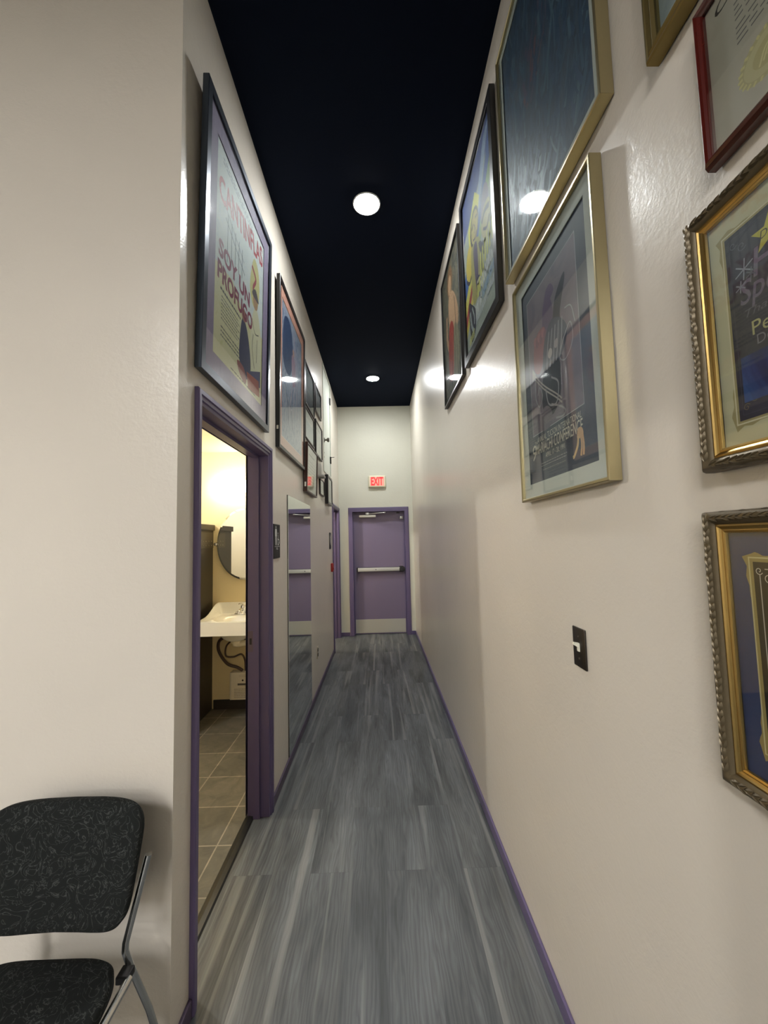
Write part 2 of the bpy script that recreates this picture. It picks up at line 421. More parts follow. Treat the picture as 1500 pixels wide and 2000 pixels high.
wall('wall_back', (0, ROOM_Y, 0), (1, 0, 0), (0, 0, 1), (0, 1, 0), (ROOM_X, XR), (0, H), [], TW, WALL, 'wall behind the viewer')
wall('wall_room_left', (ROOM_X, 0, 0), (0, 1, 0), (0, 0, 1), (1, 0, 0), (ROOM_Y, YF), (0, H), [], TW, WALL, 'far left wall of the front room')
bm = bmesh.new(); box(bm, ROOM_X, XR, ROOM_Y, YF, -0.08, 0); box(bm, XL - 0.085, XR, YF, D + 0.15, -0.08, 0)
tag(obj('floor', bm, FLOOR), 'grey wood look vinyl plank floor', 'floor', kind='structure')
bm = bmesh.new(); box(bm, ROOM_X, XR, ROOM_Y, YF + TW, H, H + 0.08); box(bm, XL - TW, XR, YF + TW, D + 0.15, H, H + 0.08)
tag(obj('ceiling', bm, CEIL), 'black painted corridor ceiling', 'ceiling', kind='structure')
# bathroom behind the first doorway
BX0, BY0, BY1, BH = -3.0, YF + TW, 3.90, 2.48
wall('wall_bathroom_back', (0, BY1, 0), (1, 0, 0), (0, 0, 1), (0, -1, 0), (BX0, XL - TW), (0, BH), [], 0.1, BATHW, 'cream bathroom wall behind the sink')
wall('wall_bathroom_side', (BX0, 0, 0), (0, 1, 0), (0, 0, 1), (1, 0, 0), (BY0, BY1), (0, BH), [], 0.1, BATHW, 'cream bathroom side wall behind the dark partition')
tag(obj('floor_bathroom', bx(BX0, XL - 0.085, BY0, BY1, -0.08, -0.002), TILE), 'brown grey slate tile bathroom floor', 'floor', kind='structure')
tag(obj('ceiling_bathroom', bx(BX0, XL - TW, BY0, BY1, BH, BH + 0.05), WCEIL), 'pale bathroom ceiling', 'ceiling', kind='structure')
tag(obj('baseboard_bathroom', bx(-1.617, XL - TW, BY1 - 0.012, BY1, -0.002, 0.085), BASETILE), 'dark slate base tile under the sink', 'baseboard', kind='structure')
# second bathroom
wall('wall_second_bathroom_back', (0, 4.30, 0), (1, 0, 0), (0, 0, 1), (0, 1, 0), (-2.6, XL - TW), (0, BH), [], 0.1, BATHW, 'wall inside the far doorway')
wall('wall_second_bathroom_side', (-2.6, 0, 0), (0, 1, 0), (0, 0, 1), (1, 0, 0), (4.30, 6.9), (0, BH), [], 0.1, BATHW, 'side wall inside the far doorway')
wall('wall_second_bathroom_end', (0, 6.9, 0), (1, 0, 0), (0, 0, 1), (0, -1, 0), (-2.6, XL - TW), (0, BH), [], 0.1, BATHW, 'end wall inside the far doorway')
tag(obj('floor_second_bathroom', bx(-2.6, XL - 0.085, 4.30, 6.9, -0.08, -0.002), TILE), 'tile floor inside the far doorway', 'floor', kind='structure')
tag(obj('ceiling_second_bathroom', bx(-2.6, XL - TW, 4.30, 6.9, BH, BH + 0.05), WCEIL), 'ceiling inside the far doorway', 'ceiling', kind='structure')

# baseboards
def base_prof(bm, pts, hgt=0.06, dep=0.012):
    for (x0, x1, y0, y1) in pts: box(bm, x0, x1, y0, y1, 0, hgt, bevel=0.003)
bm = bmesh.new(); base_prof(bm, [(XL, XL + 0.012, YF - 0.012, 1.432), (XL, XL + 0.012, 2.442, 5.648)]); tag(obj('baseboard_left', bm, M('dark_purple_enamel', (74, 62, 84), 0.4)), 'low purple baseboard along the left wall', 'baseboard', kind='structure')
bm = bmesh.new(); base_prof(bm, [(XR - 0.012, XR, ROOM_Y, D)]); tag(obj('baseboard_right', bm, PURPLE), 'low purple baseboard along the right wall', 'baseboard', kind='structure')
bm = bmesh.new(); base_prof(bm, [(XL + 0.012, -0.517, D - 0.012, D), (0.502, XR - 0.012, D - 0.012, D)]); tag(obj('baseboard_end', bm, PURPLE), 'short purple baseboard pieces beside the exit door', 'baseboard', kind='structure')
bm = bmesh.new(); base_prof(bm, [(ROOM_X, XL, YF - 0.012, YF)]); tag(obj('baseboard_front', bm, PURPLE), 'purple baseboard behind the chair', 'baseboard', kind='structure')
# threshold strip between planks and tiles
bm = bmesh.new()
for ya, yb in ((OP1[0], OP1[1]), (OP2[0], OP2[1])):
    vs = []
    for y in (ya, yb): vs.append([bm.verts.new((x, y, z)) for x, z in ((XL - 0.135, 0.0), (XL - 0.13, 0.006), (XL - 0.11, 0.010), (XL - 0.09, 0.006), (XL - 0.082, 0.0))])
    for k in range(4): bm.faces.new((vs[0][k], vs[0][k + 1], vs[1][k + 1], vs[1][k]))
    for q in vs: bm.faces.new(q)
tag(obj('trim_1', bm, M('black_rubber', (24, 24, 22), 0.35)), 'black rubber threshold strip between planks and tiles', 'trim', kind='structure')

# ------------------------------------------------------------------ doorways in the left wall (hollow metal frames)
def door_frame(name, op, far_w, near_w, top_w, label, strike_z):
    y0, y1, _, zt = op
    r = tag(empty(name, (XL, (y0 + y1) / 2, 0)), label, 'door', kind='structure')
    yc = (y0 + y1) / 2
    bm = bmesh.new()
    # face profile around the opening: (distance outward from opening, x from wall face)
    def ring(prof):
        rs = []
        for e, x in prof:
            sN, sF, sT = e * near_w, e * far_w, e * top_w
            rs.append([bm.verts.new(p) for p in ((x, y0 - sN - yc, 0), (x, y0 - sN - yc, zt + sT), (x, y1 + sF - yc, zt + sT), (x, y1 + sF - yc, 0))])
        for a, b in zip(rs, rs[1:]):
            for k in range(3): bm.faces.new((a[k], a[k + 1], b[k + 1], b[k]))
    ring([(1, 0.0), (1, 0.014), (0.92, 0.018), (0.62, 0.018), (0.55, 0.012), (0.30, 0.012), (0.22, 0.006), (0, 0.004), (0, -0.05)])
    ring([(0, -0.05), (-0.28, -0.05), (-0.28, -0.085), (0, -0.085), (0, -TW), (0.9, -TW), (0.9, -TW - 0.012), (0, -TW - 0.012)])
    obj('door_frame', bm, PURPLE, r)
    bm = bmesh.new(); box(bm, -0.118, -0.087, y1 - yc - 0.0025, y1 - yc, strike_z - 0.06, strike_z + 0.06); box(bm, -0.108, -0.096, y1 - yc - 0.0032, y1 - yc, strike_z - 0.018, strike_z + 0.018, mi=1)
    obj('strike_plate', bm, [M('purple_grey_metal', (104, 92, 104), 0.35, 0.6), BLACK], r)
    return r
door_frame('door_1', OP1, 0.058, 0.052, 0.055, 'purple metal door frame open to the lit bathroom with a sink', 0.99)
door_frame('door_2', OP2, 0.06, 0.05, 0.055, 'narrow looking purple metal door frame beside the end wall', 0.98)

# ------------------------------------------------------------------ exit door at the end
r = tag(empty('door_3', (0, D, 0)), 'purple metal exit door at the end of the corridor', 'door', kind='structure')
bm = bmesh.new()
rs = []
for ex, y in ((0.07, 0.0), (0.07, -0.012), (0.055, -0.016), (0.0, -0.016), (0.0, 0.09), (-0.016, 0.09), (-0.016, 0.15)):
    rs.append([bm.verts.new(p) for p in ((OP3[0] - ex, y, 0), (OP3[0] - ex, y, OP3[3] + ex), (OP3[1] + ex, y, OP3[3] + ex), (OP3[1] + ex, y, 0))])
for a, b in zip(rs, rs[1:]):
    for k in range(3): bm.faces.new((a[k], a[k + 1], b[k + 1], b[k]))
obj('door_frame', bm, PURPLE, r)
LY = 0.093
leaf = obj('door_leaf', bx(OP3[0] + 0.003, OP3[1] - 0.003, LY, LY + 0.044, 0.006, OP3[3] - 0.004, bevel=0.002), DOORP, r)
obj('kick_plate', bx(-0.425, 0.412, LY - 0.003, LY - 0.0002, 0.022, 0.245, bevel=0.001), M('satin_steel', (186, 184, 174), 0.4, 0.3), leaf)
bm = bmesh.new(); box(bm, -0.375, 0.33, LY - 0.062, LY - 0.022, 1.045, 1.105, bevel=0.006); obj('push_bar', bm, M('push_bar_aluminium', (196, 196, 192), 0.4, 0.25), leaf, True)
bm = bmesh.new(); box(bm, -0.39, 0.33, LY - 0.024, LY, 1.04, 1.11); box(bm, -0.392, -0.372, LY - 0.066, LY, 1.038, 1.112, bevel=0.004); lathe(bm, [(0.048, 0), (0.048, 0.06), (0.042, 0.068), (0.0, 0.07)], (0.372, LY, 1.075), '-Y', 24); box(bm, 0.325, 0.39, LY - 0.055, LY, 1.025, 1.125, bevel=0.008)
obj('bar_end_cap', bm, BLACK, leaf, True)
bm = bmesh.new(); lathe(bm, [(0.008, 0), (0.008, 0.003), (0, 0.004)], (-0.07, LY - 0.0625, 1.075), '-Y', 12); obj('keyhole', bm, BLACK, leaf)
cl = obj('door_closer', bx(-0.335, -0.055, LY - 0.07, LY, 1.955, 1.995, bevel=0.006), SILVER, r, True)
bm = bmesh.new(); tube(bm, [(-0.19, LY - 0.04, 1.99), (-0.19, LY - 0.04, 2.012)], 0.014); tube(bm, [(-0.19, LY - 0.07, 2.012), (0.10, LY - 0.098, 2.030)], 0.008); lathe(bm, [(0.013, 0), (0.013, 0.014)], (0.10, LY - 0.095, 2.024), 'Z', 12); box(bm, -0.225, -0.165, LY - 0.085, LY - 0.02, 2.0, 2.03, bevel=0.004)
obj('closer_arm', bm, M('pale_steel', (214, 214, 214), 0.3, 0.6), cl, True)
bm = bmesh.new(); box(bm, 0.355, 0.415, LY - 0.03, LY, 1.915, 1.965, bevel=0.008); lathe(bm, [(0.016, 0), (0.016, 0.012), (0.008, 0.014), (0.0, 0.010)], (0.385, LY - 0.03, 1.94), '-Y', 16); obj('door_holder', bm, CHROME, r, True)
obj('sensor_cap', bx(0.30, 0.35, LY - 0.02, LY, 2.015, 2.035, bevel=0.004), BLACK, r)

# ------------------------------------------------------------------ loft door high on the left wall
r = tag(empty('door_4', (XL, 5.195, 2.47)), 'small white loft door high on the left wall', 'door', kind='structure')
bm = bmesh.new()
rs = []
for ex, x in ((0.03, 0.0), (0.03, 0.008), (0.0, 0.008), (0.0, -0.10)):
    rs.append([bm.verts.new(p) for p in ((x, -0.335 - ex, -ex), (x, 0.335 + ex, -ex), (x, 0.335 + ex, 1.33 + ex * 0.6), (x, -0.335 - ex, 1.33 + ex * 0.6))])
for a, b in zip(rs, rs[1:]):
    for k in range(4): bm.faces.new((a[k], a[(k + 1) % 4], b[(k + 1) % 4], b[k]))
obj('door_frame', bm, WHITE, r)
lf = obj('door_leaf', bx(-0.038, 0.0, -0.331, 0.331, 0.004, 1.326, bevel=0.002), WHITE, r)
bm = bmesh.new(); lathe(bm, [(0.03, 0), (0.03, 0.006), (0.012, 0.01), (0.012, 0.03), (0.024, 0.036), (0.029, 0.05), (0.024, 0.062), (0.0, 0.066)], (0, -0.25, 0.385), 'X', 24); obj('door_knob', bm, M('aged_nickel', (120, 116, 108), 0.3, 1.0), lf, True)
for z in (1.09, 0.24):
    bm = bmesh.new(); tube(bm, [(0.008, 0.335, z - 0.05), (0.008, 0.335, z + 0.05)], 0.009); box(bm, -0.001, 0.003, 0.295, 0.335, z - 0.045, z + 0.045)
    if z < 0.5: tube(bm, [(0.008, 0.335, z + 0.04), (0.06, 0.335, z + 0.045)], 0.004)
    obj('hinge', bm, M('black_iron', (26, 24, 22), 0.45, 0.5), lf)
for z in (0.22, 0.165):
    bm = bmesh.new(); lathe(bm, [(0.009, 0), (0.009, 0.002), (0, 0.003)], (0, -0.26, z), 'X', 12); obj('screw_cap', bm, M('grey_metal', (150, 148, 140), 0.4, 0.5), lf)

# ================================================================== LIGHT FIXTURES
LENS = emit('hall_lamp_lens', HALL_COL, HALL_LAMP); LENSR = emit('added_panel_glow', ROOM_COL, ADDED_PANEL)
def downlight(x, y, label, lens):
    r = tag(empty('recessed_downlight', (x, y, H)), label, 'ceiling light', 'round ceiling downlights')
    bm = bmesh.new(); lathe(bm, [(0.086, 0), (0.094, 0), (0.094, 0.003), (0.091, 0.006), (0.086, 0.006), (0.086, 0)], (0, 0, 0), '-Z', 40); obj('trim_ring', bm, M('white_lamp_trim', (205, 205, 200), 0.5), r, True)
    bm = bmesh.new(); lathe(bm, [(0.0, 0.0), (0.0855, 0.0), (0.0855, 0.006), (0.06, 0.009), (0.0, 0.0105)], (0, 0, 0), '-Z', 40); obj('lens', bm, lens, r, True)
downlight(-0.034, 2.535, 'round glowing ceiling downlight nearer the camera, above the bathroom doorway', LENS)
downlight(-0.042, 5.45, 'round glowing ceiling downlight nearer the end wall, looking smaller', LENS)
def added_panel_light(x, y, label):  # added out of view; size and layout chosen for soft light on the walls
    r = tag(empty('added_panel_light', (x, y, H)), label, 'ceiling light', 'added front room ceiling panels')
    bm = bmesh.new(); sweep_frame(bm, 0.62, 1.22, [(0, 0), (0, -0.02), (0.02, -0.02), (0.02, -0.012)], y0=-0.61); obj('frame', bm, M('white_lamp_trim', (205, 205, 200), 0.5), r)
    obj('diffuser', bx(-0.292, 0.292, -0.592, 0.592, -0.012, -0.004), LENSR, r)
added_panel_light(-1.6, -4.5, 'added unseen ceiling panel light of the front room, second from the corridor opening')
added_panel_light(-1.9, -2.7, 'added unseen ceiling panel light of the front room, nearest the corridor opening')
added_panel_light(-3.0, -6.3, 'added unseen ceiling panel light of the front room, deep on the left side')
added_panel_light(-0.9, -6.5, 'added unseen ceiling panel light of the front room, deep beside the right wall')

def dome_lamp(x, y, strength, label):
    r = tag(empty('flush_mount_lamp', (x, y, BH)), label, 'ceiling light', 'bathroom ceiling lamps')
    bm = bmesh.new(); lathe(bm, [(0.0, 0), (0.07, 0), (0.07, 0.014), (0.045, 0.03), (0.03, 0.045), (0, 0.045)], (0, 0, 0), '-Z', 32); obj('base', bm, CHROME, r, True)
    bm = bmesh.new(); lathe(bm, [(0.022, 0.045), (0.034, 0.065), (0.042, 0.09), (0.040, 0.115), (0.028, 0.134), (0.0, 0.142)], (0, 0, 0), '-Z', 28); obj('bulb', bm, emit('bulb_glow_%d' % strength, DOME_COL, strength), r, True)
dome_lamp(-2.2, 2.44, BATH_DOME, 'round bulb lamp on the ceiling of the bathroom with the sink')
dome_lamp(-1.9, 5.66, BATH2_DOME, 'round bulb lamp on the ceiling inside the far doorway')

r = tag(empty('vanity_light', (-1.30, BY1, 2.12)), 'glowing white bar light on the wall above the oval mirror', 'wall light')
obj('back_plate', bx(-0.30, 0.30, -0.02, 0, -0.04, 0.04, bevel=0.004), CHROME, r, True)
bm = bmesh.new()
pr = [(0.0, -0.325), (0.03, -0.323), (0.05, -0.31), (0.058, -0.29), (0.06, 0.29), (0.05, 0.31), (0.03, 0.323), (0.0, 0.325)]
lathe(bm, [(a, b) for a, b in pr], (0, -0.085, 0), 'X', 28); obj('diffuser', bm, emit('vanity_glow', BATH_COL, BATH_BAR), r, True)
for x in (-0.2, 0.2):
    bm = bmesh.new(); tube(bm, [(x, -0.02, 0), (x, -0.03, 0)], 0.015); obj('bracket', bm, CHROME, r)

# EXIT sign
r = tag(wall_root('exit_sign', 'end', -0.017, 2.45), 'white exit sign with glowing red letters above the purple door', 'exit sign')
bm = bmesh.new(); box(bm, -0.148, 0.148, 0.0, 0.205, 0.0, 0.055, bevel=0.024, seg=5); obj('housing', bm, M('sign_white', (222, 216, 190), 0.5), r, True)
P = Print(0.236, 0.15, -0.118, 0.0275, 0.0553, emit('sign_face_glow', (1.0, 0.30, 0.22), 0.42, (0.6, 0.25, 0.2, 1)))
P.text('EXIT', 0.5, 0.08, 0.138, emit('exit_red_glow', (1.0, 0.03, 0.045), 0.55, (0.5, 0.02, 0.02, 1)), width=0.86, align='CENTER', bold=0.006)
P.done(r, 'sign_face')

# ================================================================== PICTURES, LEFT WALL
FR_BLUE = M('blue_grey_metal', (66, 74, 84), 0.3, 0.7)
FR_BLACK = M('black_frame', (20, 19, 20), 0.3, spec=0.5)
FR_BROWN = M('dark_brown_wood', (52, 30, 22), 0.35)
FR_RED = M('red_mahogany', (74, 24, 18), 0.22, coat=0.5)
GOLD = M('brushed_gold', (176, 164, 126), 0.3, 0.9, bump=(200, 0.1, 0.0004))
DGOLD = M('dull_gold', (128, 112, 70), 0.35, 0.85)
BGOLD = M('bright_gold_leaf', (188, 158, 96), 0.28, 1.0, bump=(120, 0.2, 0.0006))
BRONZE = M('dark_carved_bronze', (98, 86, 64), 0.4, 0.4, bump=(140, 0.4, 0.001))
MAT_LAV = brush('lavender_mat', [(132, 118, 150), (152, 136, 166)], (8, 1, 1), 6)
MAT_SALMON = M('salmon_mat', (212, 156, 138), 0.7)
MAT_WHITE = M('white_mat', (196, 200, 192), 0.7)
MAT_CREAM = M('cream_mat', (196, 190, 158), 0.75)
MAT_NAVY = M('navy_mat', (38, 56, 98), 0.7)

def art_film(P):          # seated figures, red heading, pale sky over yellow green ground
    P.poly([(0, 0.36), (1, 0.42), (1, 1), (0, 1)], brush('pale_sky_print', [(190, 204, 214), (214, 220, 218), (196, 208, 222)], (4, 4, 1), 4))
    P.poly([(0, 0), (1, 0), (1, 0.42), (0.6, 0.36), (0.3, 0.46), (0, 0.42)], brush('yellow_green_print', [(206, 202, 150), (218, 212, 174), (208, 206, 170)], (4, 4, 1), 4))
    P.words(0.10, 0.72, 0.93, 0.965, 2, (110, 120, 132))
    P.text('CANTINFLAS', 0.06, 0.735, 0.105, (176, 52, 66), width=0.94, rot=0.20, bold=0.004)
    for u in (0.2, 0.27, 0.34, 0.41, 0.48): P.line([(u, 0.50 + 0.2 * (u - 0.2)), (u, 0.74 - 0.1 * (u - 0.2))], 0.006, (92, 104, 112))
    P.line([(0.16, 0.70), (0.54, 0.60)], 0.006, (92, 104, 112)); P.line([(0.18, 0.745), (0.52, 0.66)], 0.005, (92, 104, 112))
    P.blob([(0.66, 0.62), (0.74, 0.80), (0.86, 0.78), (0.90, 0.66), (0.84, 0.54), (0.72, 0.53)], (206, 200, 140))
    P.line([(0.70, 0.74), (0.80, 0.70), (0.74, 0.62), (0.84, 0.58), (0.78, 0.52)], 0.022, (164, 72, 84))
    P.words(0.10, 0.48, 0.315, 0.35, 1, (84, 82, 86)); P.words(0.12, 0.46, 0.19, 0.31, 7, (118, 114, 110)); P.words(0.12, 0.5, 0.11, 0.17, 3, (108, 104, 100))
    P.blob([(0.70, 0.20), (0.70, 0.36), (0.76, 0.50), (0.85, 0.53), (0.94, 0.44), (0.96, 0.28), (0.90, 0.16), (0.78, 0.13)], (216, 212, 182))
    P.ell(0.80, 0.565, 0.06, 0.045, (176, 140, 110)); P.blob([(0.72, 0.60), (0.80, 0.64), (0.88, 0.60), (0.86, 0.585), (0.74, 0.58)], (86, 76, 84))
    P.line([(0.72, 0.44), (0.80, 0.38), (0.90, 0.40)], 0.006, (90, 84, 80)); P.line([(0.76, 0.36), (0.74, 0.27), (0.80, 0.17)], 0.006, (90, 84, 80)); P.line([(0.86, 0.36), (0.85, 0.22)], 0.006, (90, 84, 80))
    P.blob([(0.46, 0.12), (0.47, 0.27), (0.52, 0.36), (0.62, 0.32), (0.70, 0.20), (0.70, 0.10), (0.58, 0.05)], (62, 62, 92))
    P.ell(0.54, 0.38, 0.05, 0.035, (150, 112, 96)); P.poly([(0.68, 0.12), (0.96, 0.20), (0.96, 0.10), (0.74, 0.06)], (70, 66, 104))
    P.poly([(0.62, 0.10), (0.92, 0.13), (0.95, 0.04), (0.66, 0.015)], (168, 92, 78)); P.blob([(0.42, 0.10), (0.46, 0.05), (0.58, 0.02), (0.62, 0.05), (0.55, 0.10)], (150, 92, 90))
    P.text('SOY UN', 0.06, 0.475, 0.075, (138, 54, 84), width=0.60, bold=0.004)
    P.text('PROFUGO', 0.05, 0.365, 0.08, (132, 48, 78), width=0.68, bold=0.004)
    P.words(0.30, 0.92, 0.012, 0.03, 1, (96, 92, 80))
picture('framed_film_poster', 'large film poster with lavender mat in a blue grey metal frame above the bathroom doorway', 'poster', 'left', 1.424, 2.325, 2.225, 3.41, 0.026, 0.036, FR_BLUE, 0.085, MAT_LAV, (190, 192, 180), art_film, lean=0.019)

def art_dancer(P):
    P.poly([(0, 0), (1, 0), (1, 1), (0, 1)], brush('dusk_blue_print', [(76, 96, 134), (116, 132, 160), (160, 164, 180), (124, 138, 162)], (3, 2.2, 1), 5, 2.2))
    P.blob([(0.05, 0.62), (0.12, 0.90), (0.40, 0.94), (0.52, 0.74), (0.40, 0.55), (0.18, 0.52)], brush('deep_blue_print', [(30, 48, 86), (52, 74, 112)], (3, 3, 1), 6))
    for k in range(9): P.line([(0.55 + 0.03 * k, 0.95 - 0.03 * k), (0.62 + 0.02 * k, 0.70), (0.42 + 0.045 * k, 0.42), (0.30 + 0.06 * k, 0.2 + 0.01 * k)], 0.012, [(150, 150, 172), (172, 150, 164), (112, 122, 150)][k % 3])
    P.ell(0.55, 0.77, 0.05, 0.03, (176, 142, 130)); P.blob([(0.46, 0.72), (0.62, 0.72), (0.66, 0.55), (0.5, 0.50)], (150, 120, 140))
    for k in range(7): P.line([(0.12 + 0.05 * k, 0.40 - 0.02 * k), (0.20 + 0.05 * k, 0.28), (0.16 + 0.07 * k, 0.14)], 0.014, [(176, 178, 186), (120, 132, 150), (84, 92, 112)][k % 3])
    P.rect_line(0, 1, 0, 1, 0.008, (214, 206, 196))
g = picture('framed_dancer_print', 'tall blue print with salmon mat in a black frame, left of the small frames', 'picture', 'left', 2.57, 3.47, 2.20, 3.40, 0.026, 0.026, FR_BLACK, 0.075, MAT_SALMON, (110, 116, 134), art_dancer, lean=0.010)
obj('price_sticker', bx(-0.4515, -0.4502, 0.12, 0.145, 0.006, 0.018), M('white_sticker', (220, 216, 204), 0.6), g)

def art_dark_photo(P):
    P.poly([(0, 0), (1, 0), (1, 1), (0, 1)], brush('green_grey_photo', [(34, 42, 42), (62, 72, 70), (46, 54, 54)], (3, 6, 1), 4))
    for k in range(6): P.blob([(0.12 + 0.14 * k, 0.06), (0.13 + 0.14 * k, 0.34), (0.18 + 0.14 * k, 0.42), (0.23 + 0.14 * k, 0.33), (0.24 + 0.14 * k, 0.06)], (28 + 6 * (k % 3), 32, 34)); P.ell(0.18 + 0.14 * k, 0.45, 0.028, 0.035, (112, 92, 80))
def art_grey_photo(P):
    P.poly([(0, 0), (1, 0), (1, 1), (0, 1)], brush('grey_photo', [(70, 68, 74), (102, 100, 104), (84, 82, 88)], (3, 6, 1), 4))
    for k in range(4): P.blob([(0.12 + 0.2 * k, 0.04), (0.14 + 0.2 * k, 0.42), (0.21 + 0.2 * k, 0.55), (0.28 + 0.2 * k, 0.42), (0.30 + 0.2 * k, 0.04)], (52, 48 + 4 * k, 54)); P.ell(0.21 + 0.2 * k, 0.6, 0.04, 0.06, (128, 108, 98))
def art_paper(c, lines, img=None):
    def f(P):
        if img: P.poly([(0.08, 0.1), (0.92, 0.1), (0.92, 0.66), (0.08, 0.66)], img); P.words(0.14, 0.86, 0.74, 0.9, 2, (96, 98, 96)); P.words(0.16, 0.84, 0.18, 0.58, lines, (140, 150, 154))
        else: P.words(0.2, 0.8, 0.78, 0.88, 1, (84, 80, 78)); P.words(0.14, 0.86, 0.16, 0.72, lines, (132, 128, 122))
    return f
G5 = 'small frames clustered beside the loft door'
picture('framed_photograph', 'dark green photograph in a thin black frame, top of the cluster behind the blue print', 'picture', 'left', 3.575, 4.085, 2.855, 3.27, 0.02, 0.014, FR_BLACK, 0, None, (50, 58, 58), art_dark_photo, group=G5)
picture('framed_photograph', 'narrow grey photograph in a black frame, topmost and closest to the white loft door', 'picture', 'left', 4.16, 4.585, 2.985, 3.285, 0.02, 0.016, FR_BLACK, 0.0, None, (86, 84, 90), art_grey_photo, group=G5)
picture('framed_certificate', 'pale blue white certificate in a thin dark frame, below the dark green photograph', 'certificate', 'left', 3.565, 4.06, 2.535, 2.83, 0.018, 0.012, FR_BLACK, 0.0, None, (196, 202, 198), art_paper(None, 5, (150, 168, 178)), group=G5)
picture('framed_certificate', 'pale paper in a dark frame directly left of the loft door knob', 'certificate', 'left', 4.15, 4.615, 2.505, 2.885, 0.022, 0.014, FR_BLACK, 0.0, None, (198, 196, 186), art_paper(None, 7), group=G5)
g = picture('framed_certificate', 'leaning brown wood frame with pale paper, its corner just under the blue print', 'certificate', 'left', 3.50, 4.075, 2.02, 2.47, 0.036, 0.016, FR_BROWN, 0.0, None, (190, 186, 172), art_paper(None, 8), lean=0.028, group=G5)
obj('price_sticker', bx(-0.2885, -0.2872, 0.045, 0.085, 0.012, 0.026), M('white_sticker', (220, 216, 204), 0.6), g)
picture('framed_certificate', 'smallest thin black frame with white paper, between the wall box and the thick black frame', 'certificate', 'left', 4.45, 4.79, 2.105, 2.29, 0.018, 0.012, FR_BLACK, 0, None, (206, 208, 200), art_paper(None, 4), group=G5)
picture('framed_certificate', 'thick black frame with white mat, over the corner of the far purple doorway', 'certificate', 'left', 4.93, 5.38, 2.04, 2.41, 0.042, 0.03, FR_BLACK, 0.05, MAT_WHITE, (176, 182, 184), art_paper(None, 5), group=G5)

# pale wall box with a flared lip
r = tag(wall_root('wall_box', 'left', 4.40, 2.28), 'small pale grey wall box with a flared lip below the certificates', 'wall box')
obj('housing', bx(-0.055, 0.055, 0.025, 0.16, 0, 0.04, bevel=0.006), M('pale_grey_plastic', (176, 174, 166), 0.5), r, True)
bm = bmesh.new(); box(bm, -0.065, 0.065, 0.0, 0.03, 0, 0.075, bevel=0.008); obj('bottom_lip', bm, M('grey_plastic', (140, 138, 132), 0.45), r, True)

# full height mirror
r = tag(wall_root('wall_mirror', 'left', 3.35, 0.062), 'tall frameless wall mirror reflecting the purple door', 'mirror')
obj('backing', bx(-0.464, 0.464, 0.0, 1.855, 0.0, 0.004), BLACK, r)
obj('mirror_glass', bx(-0.462, 0.462, 0.002, 1.853, 0.004, 0.008, bevel=0.0012), MIRROR, r)

# restroom signs
def restroom_sign(a, z, label):
    r = tag(wall_root('restroom_sign', 'left', a, z), label, 'sign', 'restroom signs')
    bm = bmesh.new(); box(bm, -0.078, 0.078, 0, 0.222, 0, 0.007, bevel=0.003); obj('plaque', bm, M('black_sign_plastic', (24, 24, 25), 0.35), r, True)
    P = Print(0.148, 0.214, -0.074, 0.004, 0.0071, (24, 24, 25)); W_ = (196, 198, 196)
    P.ell(0.32, 0.925, 0.055, 0.04, W_)
    P.blob([(0.20, 0.86), (0.44, 0.86), (0.46, 0.66), (0.41, 0.64), (0.40, 0.40), (0.24, 0.40), (0.23, 0.64), (0.18, 0.66)], W_, 2)
    P.ell(0.66, 0.74, 0.04, 0.03, W_); P.line([(0.66, 0.70), (0.68, 0.55), (0.80, 0.55), (0.86, 0.43)], 0.010, W_, False)
    P.line([(0.64, 0.60), (0.56, 0.50), (0.62, 0.40), (0.74, 0.40), (0.80, 0.48)], 0.008, W_)
    P.poly([(0.1, 0.335), (0.92, 0.335), (0.92, 0.35), (0.1, 0.35)], W_)
    P.text('MEN', 0.5, 0.24, 0.016, W_, align='CENTER'); P.words(0.4, 0.62, 0.18, 0.2, 1, (110, 110, 108))
    P.done(r, 'pictogram')
restroom_sign(2.575, 1.466, 'black restroom sign with a white figure beside the near purple doorway')
restroom_sign(5.37, 1.462, 'small looking black restroom sign beside the far purple doorway')
r = tag(wall_root('fire_alarm', 'left', 5.47, 1.15), 'small red fire alarm pull box beside the far purple doorway', 'fire alarm')
obj('housing', bx(-0.045, 0.045, 0, 0.115, 0, 0.03, bevel=0.006), M('alarm_red', (150, 26, 24), 0.35), r, True)
obj('pull_handle', bx(-0.03, 0.03, 0.03, 0.055, 0.03, 0.038, bevel=0.003), M('alarm_red_dark', (120, 18, 18), 0.35), r, True)
r = tag(wall_root('power_outlet', 'left', 4.20, 0.36), 'beige power outlet low on the left wall beyond the mirror', 'outlet')
obj('cover_plate', bx(-0.036, 0.036, 0, 0.12, 0, 0.005, bevel=0.002), M('beige_plastic', (176, 166, 148), 0.4), r, True)
for z in (0.035, 0.085):
    bm = bmesh.new(); lathe(bm, [(0.018, 0.0), (0.018, 0.009), (0.0, 0.009)], (0, z, 0), 'Z', 20)
    obj('socket', bm, M('dark_brown_plastic', (24, 20, 16), 0.4), r)

